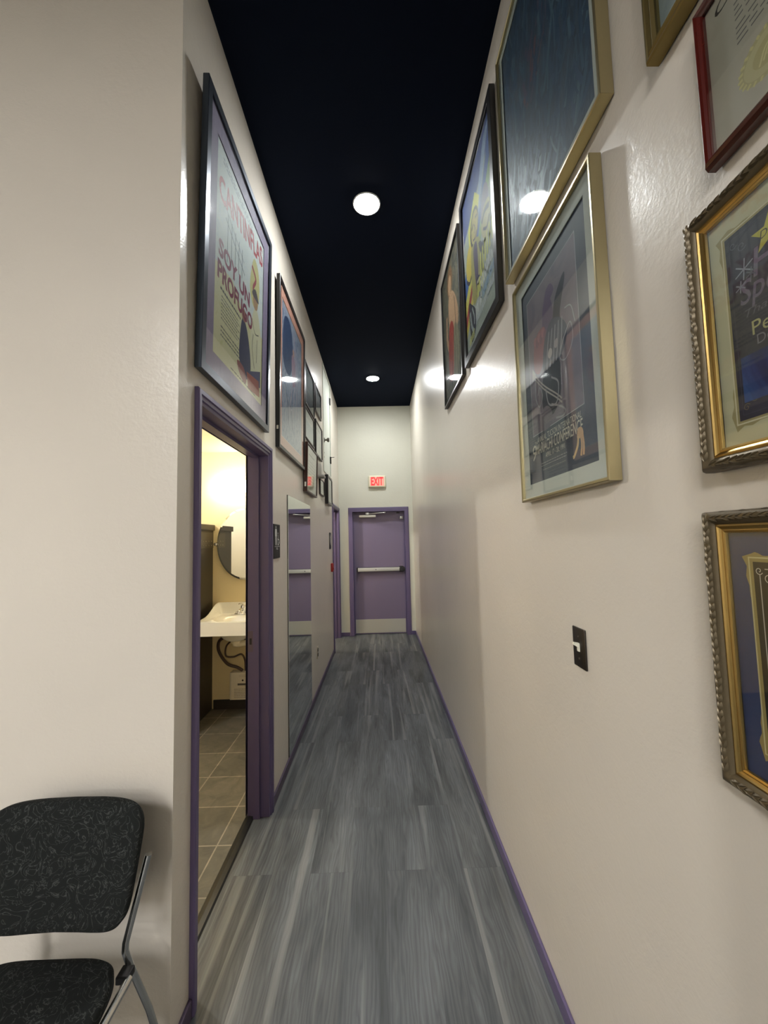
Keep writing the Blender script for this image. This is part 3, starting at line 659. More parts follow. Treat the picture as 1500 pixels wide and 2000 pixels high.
# ================================================================== PICTURES, RIGHT WALL  (local left = far end)
def art_mariachi(P):
    INKD = brush('dark_blue_grey_print', [(58, 66, 80), (70, 78, 92), (62, 70, 84)], (2, 2, 1), 3)
    P.poly([(0, 0), (1, 0), (1, 1), (0, 1)], INKD)
    P.poly([(0.09, 0.235), (0.87, 0.235), (0.87, 0.93), (0.09, 0.93)], brush('mauve_print', [(104, 98, 112), (122, 112, 124), (96, 94, 110)], (2, 2, 1), 3))
    P.rect_line(0.09, 0.87, 0.235, 0.93, 0.0022, (176, 180, 184))
    dk, bl, pk, pu, gy = (44, 48, 62), (66, 76, 96), (142, 92, 104), (96, 82, 112), (160, 162, 168)
    P.blob([(0.40, 0.80), (0.44, 0.86), (0.52, 0.865), (0.56, 0.82), (0.50, 0.80)], pu)
    P.blob([(0.36, 0.66), (0.38, 0.80), (0.46, 0.82), (0.52, 0.78), (0.54, 0.66), (0.46, 0.62)], pu)
    P.blob([(0.52, 0.62), (0.56, 0.76), (0.70, 0.83), (0.72, 0.80), (0.64, 0.70), (0.62, 0.60)], dk)
    P.blob([(0.18, 0.56), (0.20, 0.68), (0.30, 0.72), (0.40, 0.70), (0.38, 0.60), (0.28, 0.52)], pk)
    for k in range(6): P.ell(0.22 + 0.035 * k, 0.69 - 0.02 * (k % 2), 0.028, 0.022, [(158, 104, 116), (122, 84, 104)][k % 2])
    P.blob([(0.34, 0.52), (0.38, 0.64), (0.50, 0.70), (0.64, 0.66), (0.72, 0.58), (0.62, 0.50), (0.44, 0.47)], bl)
    P.blob([(0.30, 0.34), (0.34, 0.50), (0.48, 0.52), (0.60, 0.48), (0.58, 0.34), (0.44, 0.28)], dk)
    for k in range(5): P.line([(0.40 + 0.05 * k, 0.50), (0.42 + 0.055 * k, 0.58), (0.46 + 0.05 * k, 0.66)], 0.004, gy)
    P.ell(0.46, 0.56, 0.035, 0.022, (176, 170, 172)); P.ell(0.56, 0.575, 0.03, 0.02, (150, 146, 152))
    P.line([(0.66, 0.56), (0.76, 0.60), (0.78, 0.52), (0.68, 0.47), (0.60, 0.50), (0.66, 0.56)], 0.004, gy); P.line([(0.70, 0.68), (0.78, 0.66), (0.82, 0.58)], 0.004, gy)
    for o_ in (0.0, 0.018): P.line([(0.18, 0.53 - o_), (0.34, 0.44 - o_), (0.52, 0.36 - o_), (0.60, 0.32 - o_)], 0.005, (176, 170, 164))
    P.poly([(0.13, 0.505), (0.145, 0.575), (0.20, 0.535), (0.195, 0.515)], (170, 164, 160))
    P.line([(0.20, 0.50), (0.18, 0.42), (0.24, 0.36), (0.30, 0.40), (0.26, 0.45), (0.22, 0.42)], 0.006, (150, 150, 156))
    P.line([(0.36, 0.42), (0.40, 0.34), (0.52, 0.32), (0.56, 0.40), (0.46, 0.45)], 0.006, (150, 150, 156))
    P.line([(0.44, 0.33), (0.58, 0.29), (0.64, 0.26), (0.60, 0.245), (0.50, 0.255)], 0.006, (160, 158, 160))
    P.blob([(0.26, 0.24), (0.28, 0.32), (0.36, 0.34), (0.44, 0.30), (0.42, 0.24)], (112, 104, 116))
    W_ = (206, 204, 190)
    P.text('9', 0.07, 0.115, 0.055, W_, shear=0.2); P.text('TH', 0.125, 0.19, 0.010, W_)
    P.text('ANNUAL TUCSON INTERNATIONAL', 0.17, 0.192, 0.020, W_, width=0.66, shear=0.1)
    P.text('MARIACHI CONFERENCE', 0.14, 0.138, 0.036, W_, width=0.70, shear=0.1, bold=0.0004)
    P.text('APRIL 17 - 20, 1991', 0.30, 0.105, 0.016, W_, width=0.30)
    P.words(0.22, 0.66, 0.066, 0.09, 2, (150, 152, 150)); P.words(0.24, 0.62, 0.045, 0.06, 1, (130, 132, 130))
    sk = (206, 170, 132)
    P.blob([(0.765, 0.12), (0.775, 0.152), (0.80, 0.158), (0.83, 0.15), (0.84, 0.125), (0.80, 0.115)], sk)
    P.line([(0.78, 0.125), (0.765, 0.09), (0.72, 0.055), (0.70, 0.05)], 0.010, (214, 186, 142)); P.line([(0.81, 0.125), (0.815, 0.085), (0.80, 0.045)], 0.009, sk); P.line([(0.83, 0.125), (0.838, 0.085), (0.83, 0.045)], 0.009, sk)
picture('framed_conference_poster', 'gold framed conference poster with white mat and a trumpet drawing', 'poster', 'right', 1.47, 0.905, 1.696, 2.515, 0.032, 0.010, GOLD, 0.048, MAT_WHITE, (64, 72, 86), art_mariachi, prof=[(0.001, 0), (0, 0.001), (0, 0.03), (0.002, 0.032), (0.008, 0.032), (0.010, 0.030), (0.010, 0.022)], back=0.012)

def oil(c):
    n = 'oil_%02x%02x%02x' % c
    if n in _mc: return _mc[n]
    k = N(n); k.b.inputs['Base Color'].default_value = rgb(c); k.b.inputs['Roughness'].default_value = 0.5; k.b.inputs['Specular IOR Level'].default_value = 0.3
    k.bump(k.noise(k.pos((90, 14, 30)), 1.0, 3), 0.5, 0.0012); _mc[n] = k.m; return k.m
def art_blue(P):
    cs = [(48, 70, 96), (56, 80, 106), (68, 94, 116), (52, 76, 102), (62, 84, 112), (80, 106, 124)]
    P.poly([(0, 0), (1, 0), (1, 1), (0, 1)], brush('blue_brush_ground', [(28, 44, 66), (46, 66, 88), (66, 86, 104)], (9, 2, 1), 5, 2))
    for k in range(420):
        u, v = random.random(), random.uniform(0.0, 0.92); l = random.uniform(0.04, 0.13); a = random.uniform(-0.06, 0.1)
        c = random.choice(cs)
        if 0.35 < u < 0.65 and 0.45 < v < 0.68 and random.random() < 0.55: c = random.choice([(112, 84, 92), (96, 76, 96), (84, 78, 100)])
        P.line([(u, v), (u + a * 0.6, v + l * 0.5), (u + a, v + l)], random.uniform(0.006, 0.02), oil(c)); P.lv -= 0.97
picture('framed_blue_painting', 'big blue brushstroke painting in a thin gold frame above the conference poster', 'painting', 'right', 1.53, 0.84, 2.595, 3.57, 0.034, 0.010, GOLD, 0.03, MAT_WHITE, (40, 58, 80), art_blue, prof=[(0.001, 0), (0, 0.001), (0, 0.032), (0.002, 0.034), (0.008, 0.034), (0.010, 0.032), (0.010, 0.024)], back=0.012)

def art_film2(P):
    Y_, O_, PU, BK, BL = (208, 204, 96), (196, 174, 70), (74, 58, 88), (34, 32, 48), (36, 62, 132)
    P.poly([(0, 0), (1, 0), (1, 1), (0, 1)], (152, 160, 150))
    P.poly([(0, 0.74), (1, 0.86), (1, 1), (0, 1)], brush('cobalt_print', [(26, 44, 104), (44, 70, 140), (32, 54, 118)], (4, 4, 1), 4))
    P.poly([(0.36, 0.60), (0.80, 0.96), (0.95, 0.96), (0.50, 0.58)], (150, 168, 196)); P.poly([(0.48, 0.56), (0.96, 0.92), (1, 0.86), (1, 0.80), (0.58, 0.52)], (52, 84, 150))
    P.poly([(0.50, 0.52), (1, 0.80), (1, 0.70), (0.60, 0.48)], (120, 150, 96)); P.poly([(0.20, 0.74), (0.48, 0.84), (0.62, 0.74), (0.46, 0.56), (0.22, 0.56)], Y_)
    P.poly([(0, 0.52), (0.30, 0.62), (0.36, 0.50), (0, 0.36)], (60, 92, 150)); P.poly([(0, 0.36), (0.34, 0.50), (0.38, 0.44), (0, 0.26)], (196, 190, 92)); P.poly([(0, 0.26), (0.36, 0.43), (0.34, 0.36), (0, 0.18)], (150, 62, 56)); P.poly([(0, 0.18), (0.32, 0.34), (0.30, 0.26), (0, 0.12)], (190, 176, 80))
    P.ell(0.20, 0.53, 0.13, 0.11, O_); P.line([(0.08, 0.47), (0.18, 0.42), (0.30, 0.44)], 0.02, BK)
    P.ell(0.42, 0.66, 0.15, 0.105, BK); P.ell(0.43, 0.655, 0.12, 0.09, (176, 160, 92))
    P.line([(0.34, 0.68), (0.40, 0.69)], 0.014, BK); P.line([(0.47, 0.69), (0.53, 0.68)], 0.014, BK); P.line([(0.43, 0.67), (0.45, 0.63), (0.42, 0.62)], 0.008, PU); P.line([(0.37, 0.60), (0.44, 0.585), (0.50, 0.60)], 0.012, PU)
    P.blob([(0.28, 0.56), (0.36, 0.58), (0.50, 0.56), (0.60, 0.48), (0.62, 0.30), (0.34, 0.22), (0.26, 0.36)], (150, 144, 84)); P.blob([(0.36, 0.54), (0.40, 0.34), (0.46, 0.24), (0.50, 0.36), (0.48, 0.54)], PU); P.blob([(0.54, 0.50), (0.60, 0.38), (0.56, 0.26), (0.64, 0.30), (0.66, 0.44)], BK)
    P.ell(0.76, 0.60, 0.12, 0.11, (120, 112, 130)); P.blob([(0.64, 0.54), (0.72, 0.60), (0.88, 0.58), (0.90, 0.48), (0.80, 0.42), (0.68, 0.46)], (160, 150, 92)); P.line([(0.66, 0.55), (0.76, 0.57), (0.88, 0.54)], 0.025, BK); P.line([(0.70, 0.50), (0.80, 0.46), (0.88, 0.49)], 0.014, BK); P.blob([(0.66, 0.45), (0.72, 0.42), (0.74, 0.36), (0.66, 0.38)], BK)
    for k in range(4): P.line([(0.42 + 0.03 * k, 0.33 - 0.02 * k), (0.52 + 0.03 * k, 0.32 - 0.02 * k), (0.56 + 0.02 * k, 0.27 - 0.02 * k)], 0.012, [BK, (190, 188, 160)][k % 2])
    P.blob([(0.12, 0.30), (0.24, 0.26), (0.36, 0.18), (0.34, 0.08), (0.20, 0.04), (0.14, 0.12)], BK); P.line([(0.16, 0.24), (0.20, 0.14), (0.28, 0.08)], 0.025, (150, 158, 158)); P.line([(0.24, 0.24), (0.30, 0.17), (0.30, 0.12)], 0.016, (150, 158, 158))
    P.strokes(0.56, 0.98, 0.30, 0.42, 6, (196, 196, 90), 0.01, 0.04); P.strokes(0.44, 0.70, 0.22, 0.30, 4, (196, 196, 90), 0.01, 0.03)
    P.strokes(0.56, 0.98, 0.22, 0.29, 9, (206, 208, 206), 0.005, 0.03); P.strokes(0.36, 0.58, 0.13, 0.20, 6, (206, 208, 206), 0.005, 0.02); P.strokes(0.60, 0.98, 0.155, 0.205, 11, (140, 170, 200), 0.005, 0.03)
    P.strokes(0.10, 0.30, 0.045, 0.09, 6, (196, 196, 120), 0.004, 0.01); P.strokes(0.36, 0.98, 0.09, 0.13, 16, (190, 196, 200), 0.004, 0.03); P.words(0.06, 0.94, 0.012, 0.04, 2, (176, 180, 184))
picture('framed_film_poster', 'colourful yellow and blue illustrated film poster in a wide black frame', 'poster', 'right', 2.33, 1.645, 2.60, 3.63, 0.026, 0.045, FR_BLACK, 0.0, None, (150, 160, 150), art_film2)

def art_lady(P):
    P.poly([(0, 0), (1, 0), (1, 1), (0, 1)], brush('dark_olive_print', [(40, 46, 48), (74, 76, 68), (112, 104, 86), (60, 64, 60)], (3, 2, 1), 4, 2))
    sk = (176, 142, 112)
    P.blob([(0.30, 0.88), (0.40, 0.96), (0.56, 0.94), (0.62, 0.84), (0.54, 0.74), (0.38, 0.76)], (120, 92, 66)); P.ell(0.46, 0.83, 0.09, 0.07, sk)
    P.blob([(0.36, 0.72), (0.52, 0.76), (0.72, 0.66), (0.86, 0.50), (0.80, 0.40), (0.56, 0.46), (0.38, 0.52)], sk); P.line([(0.24, 0.66), (0.22, 0.50), (0.30, 0.38)], 0.05, sk)
    P.blob([(0.34, 0.50), (0.50, 0.54), (0.62, 0.44), (0.60, 0.26), (0.44, 0.10), (0.28, 0.22)], (146, 62, 54))
    for k in range(8): P.line([(0.36 + 0.03 * k, 0.48), (0.34 + 0.035 * k, 0.32), (0.26 + 0.05 * k, 0.12)], 0.008, [(170, 84, 70), (104, 42, 40), (190, 120, 100)][k % 3])
    P.blob([(0.62, 0.44), (0.80, 0.40), (0.88, 0.20), (0.70, 0.06), (0.56, 0.14)], (128, 122, 100)); P.line([(0.68, 0.66), (0.72, 0.48), (0.70, 0.36)], 0.012, (66, 52, 44))
    for k in range(6): P.line([(0.6 + 0.05 * k, 0.34), (0.58 + 0.06 * k, 0.2), (0.5 + 0.08 * k, 0.05)], 0.007, [(150, 144, 122), (84, 82, 70)][k % 2])
picture('framed_lady_print', 'print of a woman in red in a thin black frame, beside the yellow film poster', 'picture', 'right', 3.085, 2.415, 2.60, 3.61, 0.024, 0.016, FR_BLACK, 0.0, None, (74, 76, 70), art_lady)

def art_grey(P): P.poly([(0, 0), (1, 0), (1, 1), (0, 1)], brush('pale_blue_print', [(118, 130, 134), (140, 150, 150), (128, 138, 144)], (4, 4, 1), 3))
picture('framed_picture', 'dull gold ribbed frame with a pale blue grey print above the red frame', 'picture', 'right', 0.703, 0.30, 2.483, 2.95, 0.03, 0.032, DGOLD, 0.0, None, (128, 138, 142), art_grey,
        prof=[(0.002, 0), (0, 0.002), (0, 0.026), (0.003, 0.029), (0.006, 0.029), (0.008, 0.026), (0.012, 0.030), (0.017, 0.026), (0.021, 0.028), (0.026, 0.023), (0.030, 0.022), (0.032, 0.016)])

def art_proclaim(P):
    P.poly([(0, 0), (1, 0), (1, 1), (0, 1)], brush('parchment_print', [(152, 146, 132), (164, 158, 144)], (3, 3, 1), 3))
    P.text('Office', 0.06, 0.865, 0.022, (46, 40, 36), width=0.34, shear=0.35)
    for v0, v1, n in ((0.66, 0.80, 4), (0.50, 0.64, 4)):
        P.words(0.16, 0.94, v0, v1, n, (96, 92, 88), 0.28, 0.06)
    P.ell(0.31, 0.27, 0.16, 0.145, (158, 152, 110)); P.ell(0.31, 0.27, 0.135, 0.12, (172, 164, 122)); P.ell(0.31, 0.27, 0.09, 0.08, (160, 152, 104))
    for k in range(26):
        t = 2 * math.pi * k / 26; P.line([(0.31 + 0.14 * math.cos(t), 0.27 + 0.125 * math.sin(t)), (0.31 + 0.165 * math.cos(t), 0.27 + 0.148 * math.sin(t))], 0.004, (184, 174, 120)); P.lv -= 0.8
    for k in range(5): P.line([(0.25 + 0.02 * k, 0.22 + 0.01 * k), (0.29 + 0.02 * k, 0.30), (0.37, 0.31 - 0.01 * k)], 0.003, (190, 180, 130))
    P.words(0.58, 0.92, 0.18, 0.36, 4, (120, 116, 112))
picture('framed_certificate', 'parchment certificate with a gold seal in a glossy red mahogany frame', 'certificate', 'right', 0.602, 0.262, 2.16, 2.437, 0.026, 0.017, FR_RED, 0.0, None, (182, 176, 160), art_proclaim,
        prof=[(0.003, 0), (0, 0.003), (0, 0.016), (0.003, 0.023), (0.007, 0.026), (0.011, 0.024), (0.014, 0.021), (0.017, 0.019), (0.017, 0.013)])

# carved and gilt frames
def ornate_prof():
    return [(0.003, 0), (0.0, 0.004), (0.0, 0.020), (0.002, 0.0265), (0.005, 0.030), (0.009, 0.0305), (0.014, 0.0285), (0.019, 0.0245), (0.0215, 0.0215), (0.0225, 0.0205)]
def carve_leaves(bm, wd, ht):
    def leaf(c, ax, ay, L_, W_, hgt, z):
        nseg = 6; vs = []
        for i in range(nseg + 1):
            t = i / nseg; wv = W_ * math.sin(math.pi * min(1, t * 0.92 + 0.08)) ** 0.8 * (1 - 0.35 * t); bend = 0.08 * L_ * t * t
            ctr = c + ax * (L_ * t) + ay * bend
            vs.append([bm.verts.new((q.x, q.y, zz)) for q, zz in ((ctr - ay * wv, z), (ctr, z + hgt * (0.4 + 0.6 * math.sin(math.pi * t))), (ctr + ay * wv, z))])
        for a, b in zip(vs, vs[1:]):
            for k in range(2): bm.faces.new((a[k], a[k + 1], b[k + 1], b[k]))
    for side in range(4):
        L_ = wd if side % 2 == 0 else ht
        n = int(L_ / 0.0125)
        for i in range(n):
            t = 0.012 + (i + 0.5) / n * (L_ - 0.024)
            for sg in (1, -1):
                if side == 0: c, ax, ay = Vector((-wd / 2 + t, 0.0105, 0)), Vector((1, 0, 0)), Vector((0, 1, 0))
                elif side == 2: c, ax, ay = Vector((-wd / 2 + t, ht - 0.0105, 0)), Vector((1, 0, 0)), Vector((0, -1, 0))
                elif side == 1: c, ax, ay = Vector((wd / 2 - 0.0105, t, 0)), Vector((0, 1, 0)), Vector((-1, 0, 0))
                else: c, ax, ay = Vector((-wd / 2 + 0.0105, t, 0)), Vector((0, 1, 0)), Vector((1, 0, 0))
                a = random.uniform(0.22, 0.5) * sg; flip = 1
                d = ax * math.cos(a) * flip + ay * math.sin(a); nrm = (ay - d * ay.dot(d)).normalized() * -sg
                leaf(c, d, nrm, random.uniform(0.013, 0.018), 0.0034, 0.0040, 0.0285)
            # little scrolls that break the outer outline
            if i % 3 == 1:
                cc = c - ay * 0.0098
                leaf(cc, ax, ay * 0.4, 0.016, 0.003, 0.004, 0.022)
def gild(r, wd, ht, ins=0.0225, fwid=0.013):
    bm = bmesh.new(); sweep_frame(bm, wd, ht, [(ins - 0.001, 0.017), (ins - 0.001, 0.0225), (ins + 0.002, 0.0235), (ins + 0.004, 0.0215), (ins + 0.007, 0.0195), (ins + 0.009, 0.0200), (ins + fwid - 0.001, 0.019), (ins + fwid, 0.015)])
    obj('gilt_inner_rim', bm, BGOLD, r)
def mat_border(P, u0, u1, v0, v1, c, c2):
    """wavy decorative mat opening"""
    def edge(u0, u1, v0, v1, am):
        pts = []
        for (a, b) in (((u0, v0), (u1, v0)), ((u1, v0), (u1, v1)), ((u1, v1), (u0, v1)), ((u0, v1), (u0, v0))):
            dx, dy = b[0] - a[0], b[1] - a[1]; nx, ny = (0 if dx else (1 if dy > 0 else -1)), (0 if dy else (-1 if dx > 0 else 1))
            for k in range(40):
                t = k / 40; corner = max(0.0, 1 - min(t, 1 - t) / 0.22)
                wob = am * corner * (0.75 + 0.35 * math.cos(t * 60))
                pts.append((a[0] + dx * t + nx * wob / P.W, a[1] + dy * t + ny * wob / P.H))
        return pts
    P.poly(edge(u0, u1, v0, v1, 0.009), c); P.rect_line(u0, u1, v0, v1, 0.0022, c2)
def scroll(P, cu, cv, sx, sy, c, k=1.0):
    for (ou, ov, r0) in ((0.0, 0.0, 0.006), (0.014, 0.010, 0.0075)):
        pts = []
        for i in range(14):
            t = i / 13; rr = r0 * k * (1 - 0.8 * t); a = 0.5 + 7.5 * t
            pts.append((cu + (sx * (ou + rr * math.cos(a))) / P.W, cv + (sy * (ov + rr * math.sin(a))) / P.H))
        P.line(pts, 0.0012, c)
def art_show(P):
    P.poly([(0, 0), (1, 0), (1, 1), (0, 1)], (190, 184, 152))
    mat_border(P, 0.075, 0.925, 0.085, 0.915, (158, 146, 104), (206, 198, 168))
    u0, u1, v0, v1 = 0.095, 0.905, 0.10, 0.90
    P.poly([(u0, v0), (u1, v0), (u1, v1), (u0, v1)], brush('dark_plum_print', [(36, 32, 42), (50, 46, 60), (40, 38, 46)], (2, 2, 1), 3))
    P.rect_line(u0 + 0.02, u1 - 0.02, v0 + 0.02, v1 - 0.02, 0.001, (72, 70, 84)); scroll(P, 0.14, 0.85, 1, -1, (92, 92, 106)); scroll(P, 0.86, 0.85, -1, -1, (92, 92, 106)); scroll(P, 0.14, 0.15, 1, 1, (110, 100, 80)); scroll(P, 0.86, 0.15, -1, 1, (110, 100, 80))
    P.star(0.33, 0.80, 0.028, (176, 166, 62), rot=0.25); P.text('Den', 0.33, 0.787, 0.012, (52, 46, 36), align='CENTER', shear=0.2)
    LP = (112, 100, 118)
    P.text('Holiday', 0.235, 0.66, 0.042, LP, width=0.56, shear=0.12, bold=0.0006); P.text('Spectacular', 0.155, 0.575, 0.036, LP, width=0.66, shear=0.2, bold=0.0004)
    P.flake(0.19, 0.72, 0.016, (140, 142, 152)); P.flake(0.225, 0.685, 0.009, (96, 98, 108)); P.flake(0.165, 0.655, 0.009, (130, 132, 142)); P.flake(0.40, 0.755, 0.009, (140, 142, 152))
    P.text('Thank You for', 0.175, 0.515, 0.012, (96, 92, 102), width=0.5, shear=0.3); P.text('Performance', 0.205, 0.43, 0.022, (170, 164, 118), width=0.56); P.text('December', 0.225, 0.385, 0.015, (120, 116, 124), width=0.3)
    P.poly([(0.13, 0.17), (0.87, 0.17), (0.87, 0.36), (0.13, 0.36)], brush('blue_glow_print', [(18, 20, 40), (26, 34, 92), (48, 78, 132), (30, 44, 116)], (3, 2, 1), 3, 1.0))
    P.text('D', 0.36, 0.115, 0.02, (160, 148, 100))
def art_award(P):
    P.poly([(0, 0), (1, 0), (1, 1), (0, 1)], (38, 56, 98))
    mat_border(P, 0.10, 0.90, 0.105, 0.895, (150, 132, 82), (196, 184, 140))
    u0, u1, v0, v1 = 0.125, 0.875, 0.125, 0.875
    P.poly([(u0, v0), (u1, v0), (u1, v1), (u0, v1)], (16, 16, 20)); P.rect_line(u0 + 0.03, u1 - 0.03, v0 + 0.025, v1 - 0.025, 0.0016, (168, 166, 160))
    for sx, cu in ((1, 0.165), (-1, 0.835)):
        for sy, cv in ((-1, 0.84), (1, 0.16)): P.poly([(cu - 0.02, cv - 0.016), (cu + 0.02, cv - 0.016), (cu + 0.02, cv + 0.016), (cu - 0.02, cv + 0.016)], (16, 16, 20)); scroll(P, cu - sx * 0.01, cv, sx, sy, (190, 188, 180))
    P.star(0.255, 0.755, 0.007, (176, 176, 176)); P.ell(0.33, 0.725, 0.02, 0.018, (206, 206, 206))
    P.flake(0.275, 0.635, 0.014, (120, 120, 126), 0.0022, 4); P.flake(0.28, 0.50, 0.010, (44, 42, 46), 0.002, 4); P.flake(0.31, 0.36, 0.009, (52, 52, 56), 0.002, 4)
    P.text('H', 0.30, 0.575, 0.034, (206, 206, 206), bold=0.0008); P.text('P', 0.295, 0.44, 0.018, (196, 196, 196))
for nm, lb, a0, a1, z0, z1, mm, art in (('framed_award', 'carved gilt frame with cream mat around a dark poster with a yellow star', 0.65, 0.29, 1.668, 2.10, MAT_CREAM, art_show),
                                 ('framed_award', 'carved bronze and gilt frame with navy mat around a black certificate', 0.659, 0.30, 1.17, 1.603, MAT_NAVY, art_award)):
    q = picture(nm, lb, 'award', 'right', a0, a1, z0, z1, 0.03, 0.0355, BRONZE, 0.0, None, (120, 120, 110), art, prof=ornate_prof(), carve=carve_leaves, group='carved award frames', back=0.017)
    gild(q, abs(a1 - a0), z1 - z0)

# light switch
r = tag(wall_root('light_switch', 'right', 1.153, 1.19), 'dark bronze light switch plate with a white toggle', 'light switch')
SWB = M('dark_bronze_plate', (54, 48, 42), 0.35, 0.6)
obj('cover_plate', bx(-0.0345, 0.0345, 0, 0.113, 0, 0.006, bevel=0.0025), SWB, r, True)
bm = bmesh.new(); box(bm, -0.006, 0.006, 0.046, 0.068, 0.005, 0.009, bevel=0.001)
vs = [bm.verts.new(p) for p in ((-0.005, 0.056, 0.006), (0.005, 0.056, 0.006), (0.005, 0.070, 0.006), (-0.005, 0.070, 0.006), (-0.004, 0.066, 0.022), (0.004, 0.066, 0.022), (0.004, 0.073, 0.021), (-0.004, 0.073, 0.021))]
for q in ((0, 1, 5, 4), (1, 2, 6, 5), (2, 3, 7, 6), (3, 0, 4, 7), (4, 5, 6, 7)): bm.faces.new([vs[i] for i in q])
obj('toggle', bm, M('white_toggle', (226, 224, 206), 0.3), r)
for y in (0.026, 0.088):
    bm = bmesh.new(); lathe(bm, [(0.003, 0.006), (0.003, 0.0068), (0.0, 0.0072)], (0, y, 0), 'Z', 12); obj('screw', bm, M('screw_metal', (120, 112, 104), 0.35, 0.8), r)

# ================================================================== BATHROOM
r = tag(empty('toilet_partition', (-1.645, 3.9, 0)), 'dark toilet partition panel standing beside the sink', 'partition')
PART = M('dark_brown_laminate', (44, 40, 33), 0.4)
obj('panel', bx(-0.014, 0.012, -0.60, -0.002, 0.0, 1.72, bevel=0.002), PART, r)
obj('headrail', bx(-0.022, 0.030, -0.61, -0.002, 1.70, 1.755, bevel=0.003), M('dark_metal_rail', (52, 48, 42), 0.35, 0.4), r)
b = obj('bracket', bx(0.012, 0.0155, -0.42, -0.004, 1.53, 1.68, bevel=0.001), M('dark_bracket_metal', (78, 72, 60), 0.35, 0.5), r)
for i in range(6):
    for z in (1.555, 1.595):
        bm = bmesh.new(); lathe(bm, [(0.006, 0.0155), (0.006, 0.018), (0.0, 0.019)], (0, -0.05 - 0.06 * i, z), 'X', 10); obj('bolt', bm, M('bolt_steel', (150, 144, 130), 0.3, 0.9), b)

# wall hung sink
SX0, SX1, SY0, SY1 = -1.575, -1.035, 3.40, 3.90
r = tag(empty('sink', ((SX0 + SX1) / 2, SY1, 0)), 'white wall hung sink with raised curved back', 'sink')
PORC = M('white_porcelain', (226, 226, 218), 0.12, spec=0.6)
bm = bmesh.new()
nu, nv = 44, 44; hw, dp = (SX1 - SX0) / 2, SY1 - SY0
def sm(a, b, x):
    t = max(0.0, min(1.0, (x - a) / (b - a))); return t * t * (3 - 2 * t)
def edge_h(t): return 0.905 + 0.085 * (1 - sm(0.04, 0.62, t)) + 0.012 * (1 - sm(0.5, 1.0, t))
top, bot = [], []
for j in range(nv + 1):
    t = j / nv; y = -dp * t; row, rb = [], []
    for i in range(nu + 1):
        s_ = -1 + 2 * i / nu; x = s_ * hw
        e = edge_h(t); inner = 0.902
        side = sm(0.80, 0.97, abs(s_)); backw = 1 - sm(0.03, 0.12, t); k = max(side, backw)
        z = inner * (1 - k) + e * k
        if t > 0.93: z = max(z, 0.905)
        dx, dy = s_ / 0.74, (t - 0.60) / 0.31; rr = (abs(dx) ** 2.6 + abs(dy) ** 2.6) ** (1 / 2.6)
        z -= 0.115 * (1 - sm(0.25, 1.0, rr))
        row.append(bm.verts.new((x, y, z)))
        dx, dy = s_ / 0.72, (t - 0.58) / 0.36; rr = (dx * dx + dy * dy) ** 0.5
        rb.append(bm.verts.new((x, y, 0.792 - 0.085 * (1 - sm(0.3, 1.0, rr)))))
    top.append(row); bot.append(rb)
for G_ in (top, bot):
    for j in range(nv):
        for i in range(nu): bm.faces.new((G_[j][i], G_[j][i + 1], G_[j + 1][i + 1], G_[j + 1][i]))
for j in range(nv):
    for i in (0, nu): bm.faces.new((top[j][i], top[j + 1][i], bot[j + 1][i], bot[j][i]))
for i in range(nu):
    for j in (0, nv): bm.faces.new((top[j][i], top[j][i + 1], bot[j][i + 1], bot[j][i]))
obj('basin', bm, PORC, r, True, 50)
f = obj('faucet', (lambda b_: (box(b_, -0.075, 0.075, -0.125, -0.075, 0.900, 0.914, bevel=0.006), lathe(b_, [(0.024, 0.91), (0.022, 0.945), (0.026, 0.965), (0.018, 0.985), (0.0, 0.99)], (0, -0.10, 0), 'Z', 20), tube(b_, spline([(0, -0.10, 0.935), (0, -0.15, 0.955), (0, -0.205, 0.945), (0, -0.215, 0.925)], 5), 0.012), b_)[-1])(bmesh.new()), CHROME, r, True)
bm = bmesh.new(); tube(bm, spline([(0, -0.10, 0.985), (0, -0.125, 1.0), (-0.01, -0.165, 1.008)], 4), 0.006); lathe(bm, [(0.008, 0), (0.008, 0.006), (0, 0.008)], (-0.01, -0.17, 1.004), 'Z', 12); obj('lever', bm, CHROME, f, True)
for sx in (-1, 1):
    bm = bmesh.new(); lathe(bm, [(0.016, 0.91), (0.014, 0.925), (0.0, 0.93)], (0.058 * sx, -0.10, 0), 'Z', 16); obj('handle_hub', bm, CHROME, f, True)
bm = bmesh.new(); lathe(bm, [(0.02, 0.7885), (0.02, 0.793), (0.0, 0.791)], (0, -0.30, 0), 'Z', 20); obj('drain', bm, CHROME, r)

